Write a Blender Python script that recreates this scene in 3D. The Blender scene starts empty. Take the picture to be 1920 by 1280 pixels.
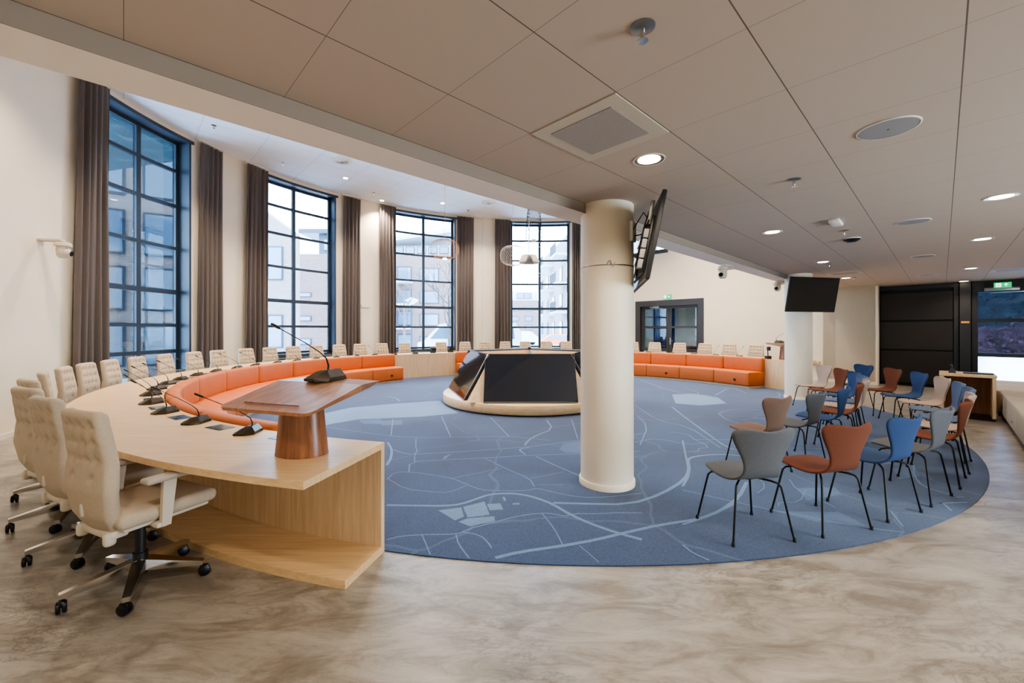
import bpy, bmesh, math, random
import numpy as np
from mathutils import Matrix, Vector
random.seed(7)
PI = math.pi
COL = bpy.context.scene.collection

# ------------------------------------------------------------------ materials
def new_mat(name):
    m = bpy.data.materials.new(name); m.use_nodes = True
    nt = m.node_tree; b = nt.nodes['Principled BSDF']
    return m, nt, b
def srgb(r, g, b):
    f = lambda c: (c/255/12.92) if c/255 <= 0.04045 else ((c/255+0.055)/1.055)**2.4
    return (f(r), f(g), f(b), 1)
def mat(name, rgb, rough=0.5, metal=0.0, noise=0.0, nscale=20, bump=0.0, bscale=200, emit=None, estr=1.0, spec=0.5, stretch=None):
    m, nt, b = new_mat(name)
    c = srgb(*rgb)
    b.inputs['Base Color'].default_value = c
    b.inputs['Roughness'].default_value = rough
    b.inputs['Metallic'].default_value = metal
    b.inputs['Specular IOR Level'].default_value = spec
    if emit:
        b.inputs['Emission Color'].default_value = srgb(*emit); b.inputs['Emission Strength'].default_value = estr
    if noise or bump:
        tc = nt.nodes.new('ShaderNodeTexCoord'); mp = nt.nodes.new('ShaderNodeMapping')
        nt.links.new(tc.outputs['Object'], mp.inputs['Vector'])
        if stretch: mp.inputs['Scale'].default_value = stretch
    if noise:
        n = nt.nodes.new('ShaderNodeTexNoise'); n.inputs['Scale'].default_value = nscale; n.inputs['Detail'].default_value = 4
        nt.links.new(mp.outputs[0], n.inputs['Vector'])
        r = nt.nodes.new('ShaderNodeValToRGB')
        r.color_ramp.elements[0].position = .3; r.color_ramp.elements[1].position = .7
        r.color_ramp.elements[0].color = tuple(x*(1-noise) for x in c[:3])+(1,)
        r.color_ramp.elements[1].color = tuple(min(1, x*(1+noise)) for x in c[:3])+(1,)
        nt.links.new(n.outputs['Fac'], r.inputs['Fac']); nt.links.new(r.outputs['Color'], b.inputs['Base Color'])
    if bump:
        n2 = nt.nodes.new('ShaderNodeTexNoise'); n2.inputs['Scale'].default_value = bscale
        nt.links.new(mp.outputs[0], n2.inputs['Vector'])
        bp = nt.nodes.new('ShaderNodeBump'); bp.inputs['Strength'].default_value = bump; bp.inputs['Distance'].default_value = .004
        nt.links.new(n2.outputs['Fac'], bp.inputs['Height']); nt.links.new(bp.outputs[0], b.inputs['Normal'])
    return m
def math_node(nt, op, a=None, b=None, c=None):
    n = nt.nodes.new('ShaderNodeMath'); n.operation = op
    for i, v in enumerate((a, b, c)):
        if v is None: continue
        if isinstance(v, (int, float)): n.inputs[i].default_value = v
        else: nt.links.new(v, n.inputs[i])
    return n.outputs[0]
def wood(name, light, dark, rough=.4, scale=1.0, axis=(1.5, 28, 28), rot=0):
    m, nt, b = new_mat(name)
    tc = nt.nodes.new('ShaderNodeTexCoord'); mp = nt.nodes.new('ShaderNodeMapping')
    mp.inputs['Scale'].default_value = tuple(a*scale for a in axis); mp.inputs['Rotation'].default_value = (0, 0, rot)
    nt.links.new(tc.outputs['Object'], mp.inputs['Vector'])
    n = nt.nodes.new('ShaderNodeTexNoise'); n.inputs['Scale'].default_value = 1.6; n.inputs['Detail'].default_value = 6; n.inputs['Distortion'].default_value = .6
    nt.links.new(mp.outputs[0], n.inputs['Vector'])
    r = nt.nodes.new('ShaderNodeValToRGB')
    r.color_ramp.elements[0].position = .3; r.color_ramp.elements[1].position = .72
    r.color_ramp.elements[0].color = srgb(*dark); r.color_ramp.elements[1].color = srgb(*light)
    nt.links.new(n.outputs['Fac'], r.inputs['Fac']); nt.links.new(r.outputs['Color'], b.inputs['Base Color'])
    b.inputs['Roughness'].default_value = rough
    return m
def brick_mat(name, c1, c2, mortar, scale=1.0):
    m, nt, b = new_mat(name)
    tc = nt.nodes.new('ShaderNodeTexCoord')
    sep = nt.nodes.new('ShaderNodeSeparateXYZ'); nt.links.new(tc.outputs['Object'], sep.inputs[0])
    cmb = nt.nodes.new('ShaderNodeCombineXYZ')
    nt.links.new(math_node(nt, 'ADD', sep.outputs[0], sep.outputs[1]), cmb.inputs[0]); nt.links.new(sep.outputs[2], cmb.inputs[1])
    br = nt.nodes.new('ShaderNodeTexBrick'); br.inputs['Scale'].default_value = scale
    br.inputs['Color1'].default_value = srgb(*c1); br.inputs['Color2'].default_value = srgb(*c2); br.inputs['Mortar'].default_value = srgb(*mortar)
    br.inputs['Brick Width'].default_value = .24; br.inputs['Row Height'].default_value = .08; br.inputs['Mortar Size'].default_value = .008
    nt.links.new(cmb.outputs[0], br.inputs['Vector']); nt.links.new(br.outputs['Color'], b.inputs['Base Color'])
    b.inputs['Roughness'].default_value = .9
    return m
def glass_mat(name, tint=(225, 238, 248), refl=.12):
    m = bpy.data.materials.new(name); m.use_nodes = True; nt = m.node_tree
    nt.nodes.clear()
    out = nt.nodes.new('ShaderNodeOutputMaterial'); tr = nt.nodes.new('ShaderNodeBsdfTransparent'); gl = nt.nodes.new('ShaderNodeBsdfGlossy')
    tr.inputs['Color'].default_value = srgb(*tint); gl.inputs['Roughness'].default_value = .02
    fr = nt.nodes.new('ShaderNodeFresnel'); fr.inputs['IOR'].default_value = 1.45
    f = math_node(nt, 'MULTIPLY', fr.outputs[0], refl*8)
    f = math_node(nt, 'MINIMUM', f, .9)
    mx = nt.nodes.new('ShaderNodeMixShader')
    nt.links.new(f, mx.inputs[0]); nt.links.new(tr.outputs[0], mx.inputs[1]); nt.links.new(gl.outputs[0], mx.inputs[2])
    nt.links.new(mx.outputs[0], out.inputs['Surface'])
    return m
def tile_ceiling(name, rgb, line, wmaj, wmin, offu=0.0, offv=1.135, pu=.6, pv=.6):
    m, nt, b = new_mat(name)
    tc = nt.nodes.new('ShaderNodeTexCoord'); sep = nt.nodes.new('ShaderNodeSeparateXYZ')
    nt.links.new(tc.outputs['Object'], sep.inputs[0])
    def ln(sock, off, p, w):
        a = math_node(nt, 'SUBTRACT', sock, off-50*p); a = math_node(nt, 'DIVIDE', a, p); a = math_node(nt, 'FRACT', a)
        a = math_node(nt, 'SUBTRACT', a, .5); a = math_node(nt, 'ABSOLUTE', a)
        return math_node(nt, 'GREATER_THAN', a, .5-w/p/2)
    l1 = ln(sep.outputs[1], offv, pv, wmaj); l2 = ln(sep.outputs[0], offu, pu, wmin)
    mk = math_node(nt, 'MAXIMUM', l1, l2)
    mx = nt.nodes.new('ShaderNodeMixRGB'); nt.links.new(mk, mx.inputs[0])
    mx.inputs[1].default_value = srgb(*rgb); mx.inputs[2].default_value = srgb(*line)
    nt.links.new(mx.outputs[0], b.inputs['Base Color']); b.inputs['Roughness'].default_value = .95
    return m
MAT = {}
def frosted_mat():
    m = bpy.data.materials.new('frosted white glass'); m.use_nodes = True; nt = m.node_tree; nt.nodes.clear()
    out = nt.nodes.new('ShaderNodeOutputMaterial'); a = nt.nodes.new('ShaderNodeBsdfTranslucent'); b = nt.nodes.new('ShaderNodeBsdfDiffuse'); mx = nt.nodes.new('ShaderNodeMixShader'); mx.inputs[0].default_value = .3
    a.inputs[0].default_value = (.95, .97, 1, 1); b.inputs[0].default_value = (.9, .92, .95, 1)
    nt.links.new(a.outputs[0], mx.inputs[1]); nt.links.new(b.outputs[0], mx.inputs[2]); nt.links.new(mx.outputs[0], out.inputs['Surface']); return m
MAT['frosted'] = frosted_mat()
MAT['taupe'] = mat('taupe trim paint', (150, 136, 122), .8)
MAT['wall'] = mat('cream wall paint', (240, 228, 206), .85, noise=.02, nscale=2, bump=.05, bscale=300)
MAT['white'] = mat('white paint', (232, 228, 218), .6)
MAT['column'] = mat('column paint', (240, 230, 208), .55, noise=.015, nscale=1.5)
MAT['beam'] = mat('beam paint', (244, 234, 218), .8)
MAT['ceil_low'] = tile_ceiling('low ceiling tiles', (192, 176, 160), (112, 98, 86), .0055, .0022)
MAT['ceil_high'] = tile_ceiling('high ceiling tiles', (240, 248, 255), (205, 210, 214), .01, .01, pu=1.2)
MAT['oak'] = wood('pale oak veneer', (232, 202, 156), (212, 176, 128), .36)
MAT['oak_side'] = wood('pale oak veneer upright', (228, 202, 164), (208, 176, 134), .45, axis=(22, 22, 1.2))
MAT['walnut'] = wood('walnut veneer', (184, 132, 94), (138, 90, 58), .35, axis=(16, 2.0, 16), rot=.25)
MAT['walnut_side'] = wood('walnut veneer upright', (158, 104, 68), (108, 66, 40), .35, axis=(24, 24, 1.0))
MAT['orange'] = mat('orange leatherette', (190, 100, 42), .55, noise=.04, nscale=6, bump=.1, bscale=500)
MAT['black'] = mat('black metal', (18, 18, 20), .4, .3)
MAT['blackplastic'] = mat('black plastic', (26, 26, 28), .45)
MAT['darkframe'] = mat('dark blue grey window metal', (54, 66, 82), .45, .1)
MAT['anthracite'] = mat('anthracite door paint', (56, 56, 58), .5)
MAT['screen'] = mat('glossy screen', (8, 9, 13), .06, spec=.8)
MAT['chrome'] = mat('polished aluminium', (205, 200, 195), .16, 1.0)
MAT['steel'] = mat('brushed steel', (160, 160, 158), .35, .9)
MAT['cream'] = mat('cream chair fabric', (188, 172, 150), .9, noise=.05, nscale=60, bump=.25, bscale=700)
MAT['beigeplastic'] = mat('beige plastic', (205, 194, 176), .5)
MAT['mic'] = mat('bronze black plastic', (84, 77, 66), .25, .6)
MAT['tablet'] = mat('dark glass inlay', (70, 80, 92), .15)
MAT['curtain'] = mat('taupe curtain', (98, 90, 86), .9, noise=.05, nscale=40)
MAT['led'] = mat('lamp diffuser', (255, 250, 240), .5, emit=(255, 236, 205), estr=9)
MAT['ledring'] = mat('lamp reflector', (230, 225, 215), .2, .8)
MAT['grille'] = mat('speaker grille', (150, 148, 148), .7)
MAT['bench'] = mat('grey beige bench fabric', (176, 166, 152), .9, noise=.04, nscale=50, bump=.15, bscale=500)
MAT['exitgreen'] = mat('exit sign green', (10, 150, 95), .5, emit=(10, 165, 100), estr=.7)
MAT['exitwhite'] = mat('exit sign white', (240, 250, 245), .5, emit=(235, 250, 242), estr=.9)
MAT['glass'] = glass_mat('window glass')
MAT['glass_teal'] = glass_mat('tinted door glass', (140, 160, 184), .16)
MAT['f_grey'] = mat('grey wool', (90, 91, 94), .95, noise=.16, nscale=180, bump=.3, bscale=600)
MAT['f_rust'] = mat('rust orange wool', (104, 56, 34), .95, noise=.12, nscale=160, bump=.3, bscale=600)
MAT['f_blue'] = mat('blue wool', (42, 66, 104), .95, noise=.12, nscale=160, bump=.3, bscale=600)
MAT['f_beige'] = mat('pinkish beige wool', (164, 144, 130), .95, noise=.08, nscale=160, bump=.3, bscale=600)
MAT['f_slate'] = mat('slate blue wool', (88, 102, 128), .95, noise=.12, nscale=160, bump=.3, bscale=600)
MAT['f_brown'] = mat('taupe brown wool', (124, 98, 82), .95, noise=.1, nscale=160, bump=.3, bscale=600)
MAT['board'] = mat('black folding wall', (38, 35, 33), .28, noise=.15, nscale=1.2)
MAT['boardframe'] = mat('charcoal frame', (34, 34, 37), .5)
MAT['snow'] = mat('snowy paving', (235, 238, 242), .9)
MAT['brick'] = brick_mat('red brown brick', (108, 76, 72), (126, 90, 84), (140, 130, 126))
MAT['brick_pale'] = brick_mat('pale pinkish brick', (128, 108, 106), (144, 124, 120), (156, 148, 146))
MAT['extframe'] = mat('blue grey metal', (40, 50, 64), .5)
MAT['extpane'] = mat('outdoor window pane', (96, 116, 136), .1, spec=.8)
MAT['extwhite'] = mat('outdoor white trim', (190, 194, 198), .7)
MAT['vanwhite'] = mat('white car paint', (238, 240, 242), .25)
MAT['vanorange'] = mat('orange car paint', (226, 110, 60), .3)
MAT['bark'] = mat('bark', (98, 88, 84), .95)
MAT['hedge'] = mat('dark hedge', (40, 46, 44), .95, noise=.5, nscale=2.2)
MAT['hedge_red'] = mat('red brown hedge', (84, 48, 48), .95, noise=.5, nscale=2.5)
MAT['amber'] = mat('copper wire', (196, 134, 84), .35, .6)
MAT['ivory'] = mat('ivory wire', (225, 215, 202), .5)
MAT['bluecurtain'] = mat('blue curtain', (40, 120, 190), .8, noise=.1, nscale=10)
MAT['yellow'] = mat('orange sticker', (224, 150, 40), .5)

def floor_mat():
    m, nt, b = new_mat('slate look vinyl floor')
    tc = nt.nodes.new('ShaderNodeTexCoord'); mp = nt.nodes.new('ShaderNodeMapping')
    mp.inputs['Rotation'].default_value = (0, 0, -.5); mp.inputs['Scale'].default_value = (.8, 2.4, 1)
    nt.links.new(tc.outputs['Object'], mp.inputs['Vector'])
    n1 = nt.nodes.new('ShaderNodeTexNoise'); n1.inputs['Scale'].default_value = 2.4; n1.inputs['Detail'].default_value = 12; n1.inputs['Roughness'].default_value = .72; n1.inputs['Distortion'].default_value = .7
    nt.links.new(mp.outputs[0], n1.inputs['Vector'])
    r = nt.nodes.new('ShaderNodeValToRGB'); cr = r.color_ramp
    cr.elements[0].position = .30; cr.elements[0].color = srgb(110, 102, 92)
    cr.elements[1].position = .62; cr.elements[1].color = srgb(168, 162, 151)
    e = cr.elements.new(.44); e.color = srgb(136, 128, 116)
    e = cr.elements.new(.5); e.color = srgb(152, 145, 134)
    nt.links.new(n1.outputs['Fac'], r.inputs['Fac'])
    # thin dark veins
    n2 = nt.nodes.new('ShaderNodeTexNoise'); n2.inputs['Scale'].default_value = 3.2; n2.inputs['Detail'].default_value = 9; n2.inputs['Roughness'].default_value = .7; n2.inputs['Distortion'].default_value = 1.2
    nt.links.new(mp.outputs[0], n2.inputs['Vector'])
    v = math_node(nt, 'SUBTRACT', n2.outputs['Fac'], .5); v = math_node(nt, 'ABSOLUTE', v); v = math_node(nt, 'MULTIPLY', v, 22)
    v = math_node(nt, 'MINIMUM', v, 1.0); v = math_node(nt, 'SUBTRACT', 1.0, v)
    n3 = nt.nodes.new('ShaderNodeTexNoise'); n3.inputs['Scale'].default_value = .9; nt.links.new(tc.outputs['Object'], n3.inputs['Vector'])
    g = math_node(nt, 'SUBTRACT', n3.outputs['Fac'], .42); g = math_node(nt, 'MULTIPLY', g, 3.0); g = math_node(nt, 'MAXIMUM', g, 0.0); g = math_node(nt, 'MINIMUM', g, .75)
    v = math_node(nt, 'MULTIPLY', v, g)
    mx = nt.nodes.new('ShaderNodeMixRGB'); nt.links.new(v, mx.inputs[0]); nt.links.new(r.outputs[0], mx.inputs[1]); mx.inputs[2].default_value = srgb(86, 76, 66)
    nt.links.new(mx.outputs[0], b.inputs['Base Color'])
    b.inputs['Roughness'].default_value = .33; b.inputs['Specular IOR Level'].default_value = .8
    bp = nt.nodes.new('ShaderNodeBump'); bp.inputs['Strength'].default_value = .12; bp.inputs['Distance'].default_value = .01
    n4 = nt.nodes.new('ShaderNodeTexNoise'); n4.inputs['Scale'].default_value = 45; nt.links.new(tc.outputs['Object'], n4.inputs['Vector'])
    nt.links.new(n4.outputs['Fac'], bp.inputs['Height']); nt.links.new(bp.outputs[0], b.inputs['Normal'])
    return m
MAT['floor'] = floor_mat()
def carpet_mat(name, c1, c2, patches=True):
    m, nt, b = new_mat(name)
    tc = nt.nodes.new('ShaderNodeTexCoord')
    n1 = nt.nodes.new('ShaderNodeTexNoise'); n1.inputs['Scale'].default_value = 90; n1.inputs['Detail'].default_value = 3
    n2 = nt.nodes.new('ShaderNodeTexNoise'); n2.inputs['Scale'].default_value = .55; n2.inputs['Detail'].default_value = 5; n2.inputs['Distortion'].default_value = .8
    for n in (n1, n2): nt.links.new(tc.outputs['Object'], n.inputs['Vector'])
    f = math_node(nt, 'MULTIPLY', n1.outputs['Fac'], .55); f = math_node(nt, 'MULTIPLY_ADD', n2.outputs['Fac'], .45, f)
    r = nt.nodes.new('ShaderNodeValToRGB'); r.color_ramp.elements[0].position = .36; r.color_ramp.elements[1].position = .62
    r.color_ramp.elements[0].color = srgb(*c1); r.color_ramp.elements[1].color = srgb(*c2)
    nt.links.new(f, r.inputs['Fac'])
    out = r.outputs[0]
    if patches:
        vo = nt.nodes.new('ShaderNodeTexVoronoi'); vo.feature = 'DISTANCE_TO_EDGE'; vo.inputs['Scale'].default_value = .8
        nz = nt.nodes.new('ShaderNodeTexNoise'); nz.inputs['Scale'].default_value = 1.1; nt.links.new(tc.outputs['Object'], nz.inputs['Vector'])
        mixv = nt.nodes.new('ShaderNodeMixRGB'); mixv.inputs[0].default_value = .35
        nt.links.new(tc.outputs['Object'], mixv.inputs[1]); nt.links.new(nz.outputs['Color'], mixv.inputs[2])
        nt.links.new(mixv.outputs[0], vo.inputs['Vector'])
        l = math_node(nt, 'LESS_THAN', vo.outputs['Distance'], .006)
        l = math_node(nt, 'MULTIPLY', l, .1)
        mx = nt.nodes.new('ShaderNodeMixRGB'); nt.links.new(l, mx.inputs[0]); nt.links.new(out, mx.inputs[1]); mx.inputs[2].default_value = srgb(140, 165, 195)
        out = mx.outputs[0]
    nt.links.new(out, b.inputs['Base Color']); b.inputs['Roughness'].default_value = 1.0
    b.inputs['Sheen Weight'].default_value = .25; b.inputs['Sheen Roughness'].default_value = .5
    bp = nt.nodes.new('ShaderNodeBump'); bp.inputs['Strength'].default_value = .3; bp.inputs['Distance'].default_value = .01
    n4 = nt.nodes.new('ShaderNodeTexNoise'); n4.inputs['Scale'].default_value = 260; nt.links.new(tc.outputs['Object'], n4.inputs['Vector'])
    nt.links.new(n4.outputs['Fac'], bp.inputs['Height']); nt.links.new(bp.outputs[0], b.inputs['Normal'])
    return m
MAT['carpet'] = carpet_mat('blue map carpet', (22, 42, 76), (46, 75, 114))
MAT['carpet_line'] = carpet_mat('pale carpet road', (76, 106, 144), (102, 132, 166), False)
MAT['carpet_patch'] = carpet_mat('mid blue carpet patch', (46, 74, 112), (70, 100, 138), False)

# ------------------------------------------------------------------ mesh builder
class MB:
    def __init__(s): s.v = []; s.f = []; s.mi = []
    def add(s, vs, fs, T=None, mi=0):
        o = len(s.v)
        for p in vs:
            s.v.append(tuple(T @ Vector(p)) if T is not None else tuple(p))
        for f in fs: s.f.append([i+o for i in f]); s.mi.append(mi)
        return s
    def box(s, x0, x1, y0, y1, z0, z1, T=None, mi=0):
        vs = [(x, y, z) for x in (x0, x1) for y in (y0, y1) for z in (z0, z1)]
        return s.add(vs, [(0,1,3,2),(4,6,7,5),(0,4,5,1),(2,3,7,6),(0,2,6,4),(1,5,7,3)], T, mi)
    def rbox(s, x0, x1, y0, y1, z0, z1, r=.01, seg=2, T=None, mi=0):
        bm = bmesh.new(); bmesh.ops.create_cube(bm, size=1)
        for v in bm.verts:
            v.co = Vector(((x0+x1)/2+v.co.x*(x1-x0), (y0+y1)/2+v.co.y*(y1-y0), (z0+z1)/2+v.co.z*(z1-z0)))
        r = min(r, (x1-x0)*.49, (y1-y0)*.49, (z1-z0)*.49)
        bmesh.ops.bevel(bm, geom=list(bm.edges), offset=r, segments=seg, profile=.5, affect='EDGES')
        bm.verts.index_update()
        s.add([v.co[:] for v in bm.verts], [[v.index for v in f.verts] for f in bm.faces], T, mi); bm.free(); return s
    def hull(s, pts, T=None, mi=0):
        bm = bmesh.new()
        for p in pts: bm.verts.new(p)
        bmesh.ops.convex_hull(bm, input=bm.verts)
        bm.verts.index_update()
        used = [v for v in bm.verts if v.link_faces]; ix = {v: i for i, v in enumerate(used)}
        s.add([v.co[:] for v in used], [[ix[v] for v in f.verts] for f in bm.faces], T, mi); bm.free(); return s
    def tube(s, path, r, n=8, T=None, mi=0, caps=True):
        P = [Vector(p) for p in path]; rs = r if isinstance(r, (list, tuple)) else [r]*len(P)
        vs = []; fs = []; up = None
        for i, p in enumerate(P):
            d = (P[min(i+1, len(P)-1)]-P[max(i-1, 0)]).normalized()
            if up is None: up = Vector((0, 0, 1)) if abs(d.z) < .9 else Vector((1, 0, 0))
            a = d.cross(up).normalized(); b = a.cross(d).normalized(); up = b
            for k in range(n):
                t = 2*PI*k/n; vs.append(p+(a*math.cos(t)+b*math.sin(t))*rs[i])
        for i in range(len(P)-1):
            for k in range(n):
                fs.append((i*n+k, i*n+(k+1) % n, (i+1)*n+(k+1) % n, (i+1)*n+k))
        if caps: fs.append(list(range(n))[::-1]); fs.append([(len(P)-1)*n+k for k in range(n)])
        return s.add(vs, fs, T, mi)
    def lathe(s, prof, n=32, T=None, mi=0, sx=1, sy=1, close=True):
        vs = []; fs = []; m = len(prof)
        for r, z in prof:
            for k in range(n):
                t = 2*PI*k/n; vs.append((r*math.cos(t)*sx, r*math.sin(t)*sy, z))
        for i in range(m-1):
            for k in range(n): fs.append((i*n+k, i*n+(k+1) % n, (i+1)*n+(k+1) % n, (i+1)*n+k))
        if close: fs.append(list(range(n))[::-1]); fs.append([(m-1)*n+k for k in range(n)])
        return s.add(vs, fs, T, mi)
    def prism(s, poly, z0, z1, T=None, mi=0):
        n = len(poly)
        vs = [(x, y, z0) for x, y in poly]+[(x, y, z1) for x, y in poly]
        fs = [list(range(n))[::-1], list(range(n, 2*n))]+[(i, (i+1) % n, n+(i+1) % n, n+i) for i in range(n)]
        return s.add(vs, fs, T, mi)
    def sphere(s, c, r, n=12, m=8, sc=(1, 1, 1), T=None, mi=0):
        vs = [(c[0], c[1], c[2]-r*sc[2])]; fs = []
        for j in range(1, m):
            p = -PI/2+PI*j/m
            for k in range(n):
                t = 2*PI*k/n; vs.append((c[0]+r*sc[0]*math.cos(p)*math.cos(t), c[1]+r*sc[1]*math.cos(p)*math.sin(t), c[2]+r*sc[2]*math.sin(p)))
        vs.append((c[0], c[1], c[2]+r*sc[2]))
        for k in range(n):
            fs.append((0, 1+(k+1) % n, 1+k)); fs.append((len(vs)-1, 1+(m-2)*n+k, 1+(m-2)*n+(k+1) % n))
        for j in range(m-2):
            for k in range(n): fs.append((1+j*n+k, 1+j*n+(k+1) % n, 1+(j+1)*n+(k+1) % n, 1+(j+1)*n+k))
        return s.add(vs, fs, T, mi)
    def build(s, name, mats, parent=None, ang=30, loc=None, rotz=None, nofix=False):
        me = bpy.data.meshes.new(name)
        me.from_pydata(s.v, [], s.f)
        if not isinstance(mats, (list, tuple)): mats = [mats]
        for m in mats: me.materials.append(MAT[m] if isinstance(m, str) else m)
        me.polygons.foreach_set('material_index', s.mi)
        if not nofix:
            bm = bmesh.new(); bm.from_mesh(me); bmesh.ops.recalc_face_normals(bm, faces=bm.faces); bm.to_mesh(me); bm.free()
        if ang > 0:
            me.polygons.foreach_set('use_smooth', [True]*len(me.polygons))
            me.set_sharp_from_angle(angle=math.radians(ang))
        me.update()
        o = bpy.data.objects.new(name, me); COL.objects.link(o)
        if parent: o.parent = parent
        if loc is not None: o.location = loc
        if rotz is not None: o.rotation_euler = (0, 0, rotz)
        return o
def tag(o, label=None, cat=None, group=None, kind=None):
    if label: o['label'] = label
    if cat: o['category'] = cat
    if group: o['group'] = group
    if kind: o['kind'] = kind
    return o
def thing(name, label, cat, loc=(0, 0, 0), rotz=0, group=None, parent=None):
    o = bpy.data.objects.new(name, None); COL.objects.link(o)
    o.empty_display_size = .1; o.location = loc; o.rotation_euler = (0, 0, rotz)
    return tag(o, label, cat, group)
KIDS = {}
def dup(root, loc, rotz, label=None, group=None, swap=None, scale=None):
    r = root.copy(); COL.objects.link(r); r.location = loc; r.rotation_euler = (0, 0, rotz)
    if scale: r.scale = scale
    if label: r['label'] = label
    if group: r['group'] = group
    def rec(src, dst):
        for ch in [o for o in ALLKIDS(src)]:
            c = ch.copy(); COL.objects.link(c); c.parent = dst
            if swap and ch.name.split('.')[0] in swap:
                c.material_slots[0].link = 'OBJECT'; c.material_slots[0].material = MAT[swap[ch.name.split('.')[0]]]
            rec(ch, c)
    rec(root, r)
    return r
def ALLKIDS(o): return [c for c in bpy.data.objects if c.parent == o]
ORD = ['first','second','third','fourth','fifth','sixth','seventh','eighth','ninth','tenth','eleventh','twelfth','thirteenth','fourteenth','fifteenth','sixteenth','seventeenth','eighteenth','nineteenth','twentieth','twenty-first','twenty-second','twenty-third','twenty-fourth','twenty-fifth','twenty-sixth','twenty-seventh','twenty-eighth','twenty-ninth','thirtieth']

# ------------------------------------------------------------------ frames of reference
F, EYE, CX, CY = 766.5, 1.5, 960, 618
def P(x, y, z=0.0):                 # photo measurement -> place on the level z
    Y = (EYE-z)*F/(y-CY); return ((x-CX)/F*Y, Y)
def PY(x, y, Y): return ((x-CX)/F*Y, Y, EYE-(y-CY)/F*Y)
AU = math.atan2(.6887, .725)
def uv(u, v, z=0.0): return (u*math.cos(AU)-v*math.sin(AU), u*math.sin(AU)+v*math.cos(AU), z)
# oval of the chamber
EX, EY, EA, EB, ET = 0.8211, 8.3948, 6.1294, 5.78, 0.2709
NT = 3600
def ept(t, d=0.0):
    nx, ny = math.cos(t)/EA, math.sin(t)/EB; l = math.hypot(nx, ny); nx /= l; ny /= l
    u = EA*math.cos(t)+d*nx; v = EB*math.sin(t)+d*ny
    c, s = math.cos(ET), math.sin(ET)
    return (EX+u*c-v*s, EY+u*s+v*c, nx*c-ny*s, nx*s+ny*c)
_t = [-2*PI*i/NT for i in range(NT)]
_p = [ept(t) for t in _t]
_i0 = min(range(NT), key=lambda i: math.hypot(_p[i][0]+.86, _p[i][1]-2.77))
_t = [_t[_i0]-2*PI*i/NT for i in range(NT+1)]
_p = [ept(t) for t in _t]
_s = [0.0]
for i in range(NT): _s.append(_s[-1]+math.hypot(_p[i+1][0]-_p[i][0], _p[i+1][1]-_p[i][1]))
PERIM = _s[-1]
def W(s, d=0.0):                    # place at arc length s, d outside the oval
    s = s % PERIM
    t = float(np.interp(s, _s, _t)); return ept(t, d)
def WP(s, d, z=0.0):
    q = W(s, d); return (q[0], q[1], z)
def bearing_s(px, d, lo, hi):
    best = None
    n = 800
    for i in range(n+1):
        s = lo+(hi-lo)*i/n; q = W(s, d); e = abs(CX+F*q[0]/q[1]-px)
        if best is None or e < best[0]: best = (e, s)
    return best[1]
def sweep(mb, s0, s1, prof, step=.12, inset=0.0, caps=True, mi=0):
    """closed profile of (d, z) swept along the oval; inset rounds the ends."""
    n = max(2, int(abs(s1-s0)/step)+1)
    cd = sum(p[0] for p in prof)/len(prof); cz = sum(p[1] for p in prof)/len(prof)
    stations = []
    if inset:
        for a, k in ((0, 1.0), (.3, .45), (1.0, 0)): stations.append((s0+inset*a, k*inset))
        for i in range(1, n): stations.append((s0+inset+(s1-s0-2*inset)*i/n, 0))
        for a, k in ((1.0, 0), (.3, .45), (0, 1.0)): stations.append((s1-inset*a, k*inset))
    else:
        stations = [(s0+(s1-s0)*i/n, 0) for i in range(n+1)]
    vs = []; m = len(prof)
    for s, k in stations:
        for d, z in prof:
            if k:
                ld, lz = d-cd, z-cz
                d = cd+math.copysign(max(abs(ld)-k, 0), ld); z = cz+math.copysign(max(abs(lz)-k, 0), lz)
            vs.append(WP(s, d, z))
    fs = []
    for i in range(len(stations)-1):
        for k in range(m): fs.append((i*m+k, i*m+(k+1) % m, (i+1)*m+(k+1) % m, (i+1)*m+k))
    if caps: fs.append(list(range(m))); fs.append([(len(stations)-1)*m+k for k in range(m)][::-1])
    mb.add(vs, fs, None, mi); return mb
def rrect(d0, d1, z0, z1, r, n=3):
    out = []
    for cx, cz, a in ((d1-r, z1-r, 0), (d0+r, z1-r, 90), (d0+r, z0+r, 180), (d1-r, z0+r, 270)):
        for k in range(n+1):
            t = math.radians(a+90*k/n); out.append((cx+r*math.cos(t), cz+r*math.sin(t)))
    return out
def face(dx, dy): return math.atan2(dy, dx)-PI/2     # rotz turning +y to (dx,dy)

CEIL, HIGH = 2.70, 5.90
WD = 2.15                                            # wall line outside the oval
VB0, VB1 = 2.35, 2.63                                # beam
UR = 14.8                                            # flat wall at the right
UE = 15.4                                            # far end of the low room
S_W0, S_W1 = 3.0, 18.75
# ------------------------------------------------------------------ room shell
wins = [(7.52, .87), (10.6, .87), (13.88, .87), (17.28, .88)]
SILL = .77; HEAD = 5.78
junction = WP(S_W1, WD)
flat_top = uv(UR, 9.4)
q3 = WP(S_W0, WD)
ul = q3[0]*math.cos(AU)+q3[1]*math.sin(AU)           # u of left straight wall
VBACK = -5.2
# footprint polygons
curve = [WP(S_W0+(S_W1-S_W0)*i/140, WD) for i in range(141)]
foot = [uv(ul, VBACK)]+curve+[flat_top, uv(UR, 2.0), uv(UE, 2.0), uv(UE, VBACK)]
mb = MB(); n = len(foot)
mb.add([(p[0], p[1], 0) for p in foot], [list(range(n))])
fl = mb.build('floor', 'floor', ang=0, nofix=True); tag(fl, kind='structure')
def to_uv(p): return (p[0]*math.cos(AU)+p[1]*math.sin(AU), -p[0]*math.sin(AU)+p[1]*math.cos(AU))
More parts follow.
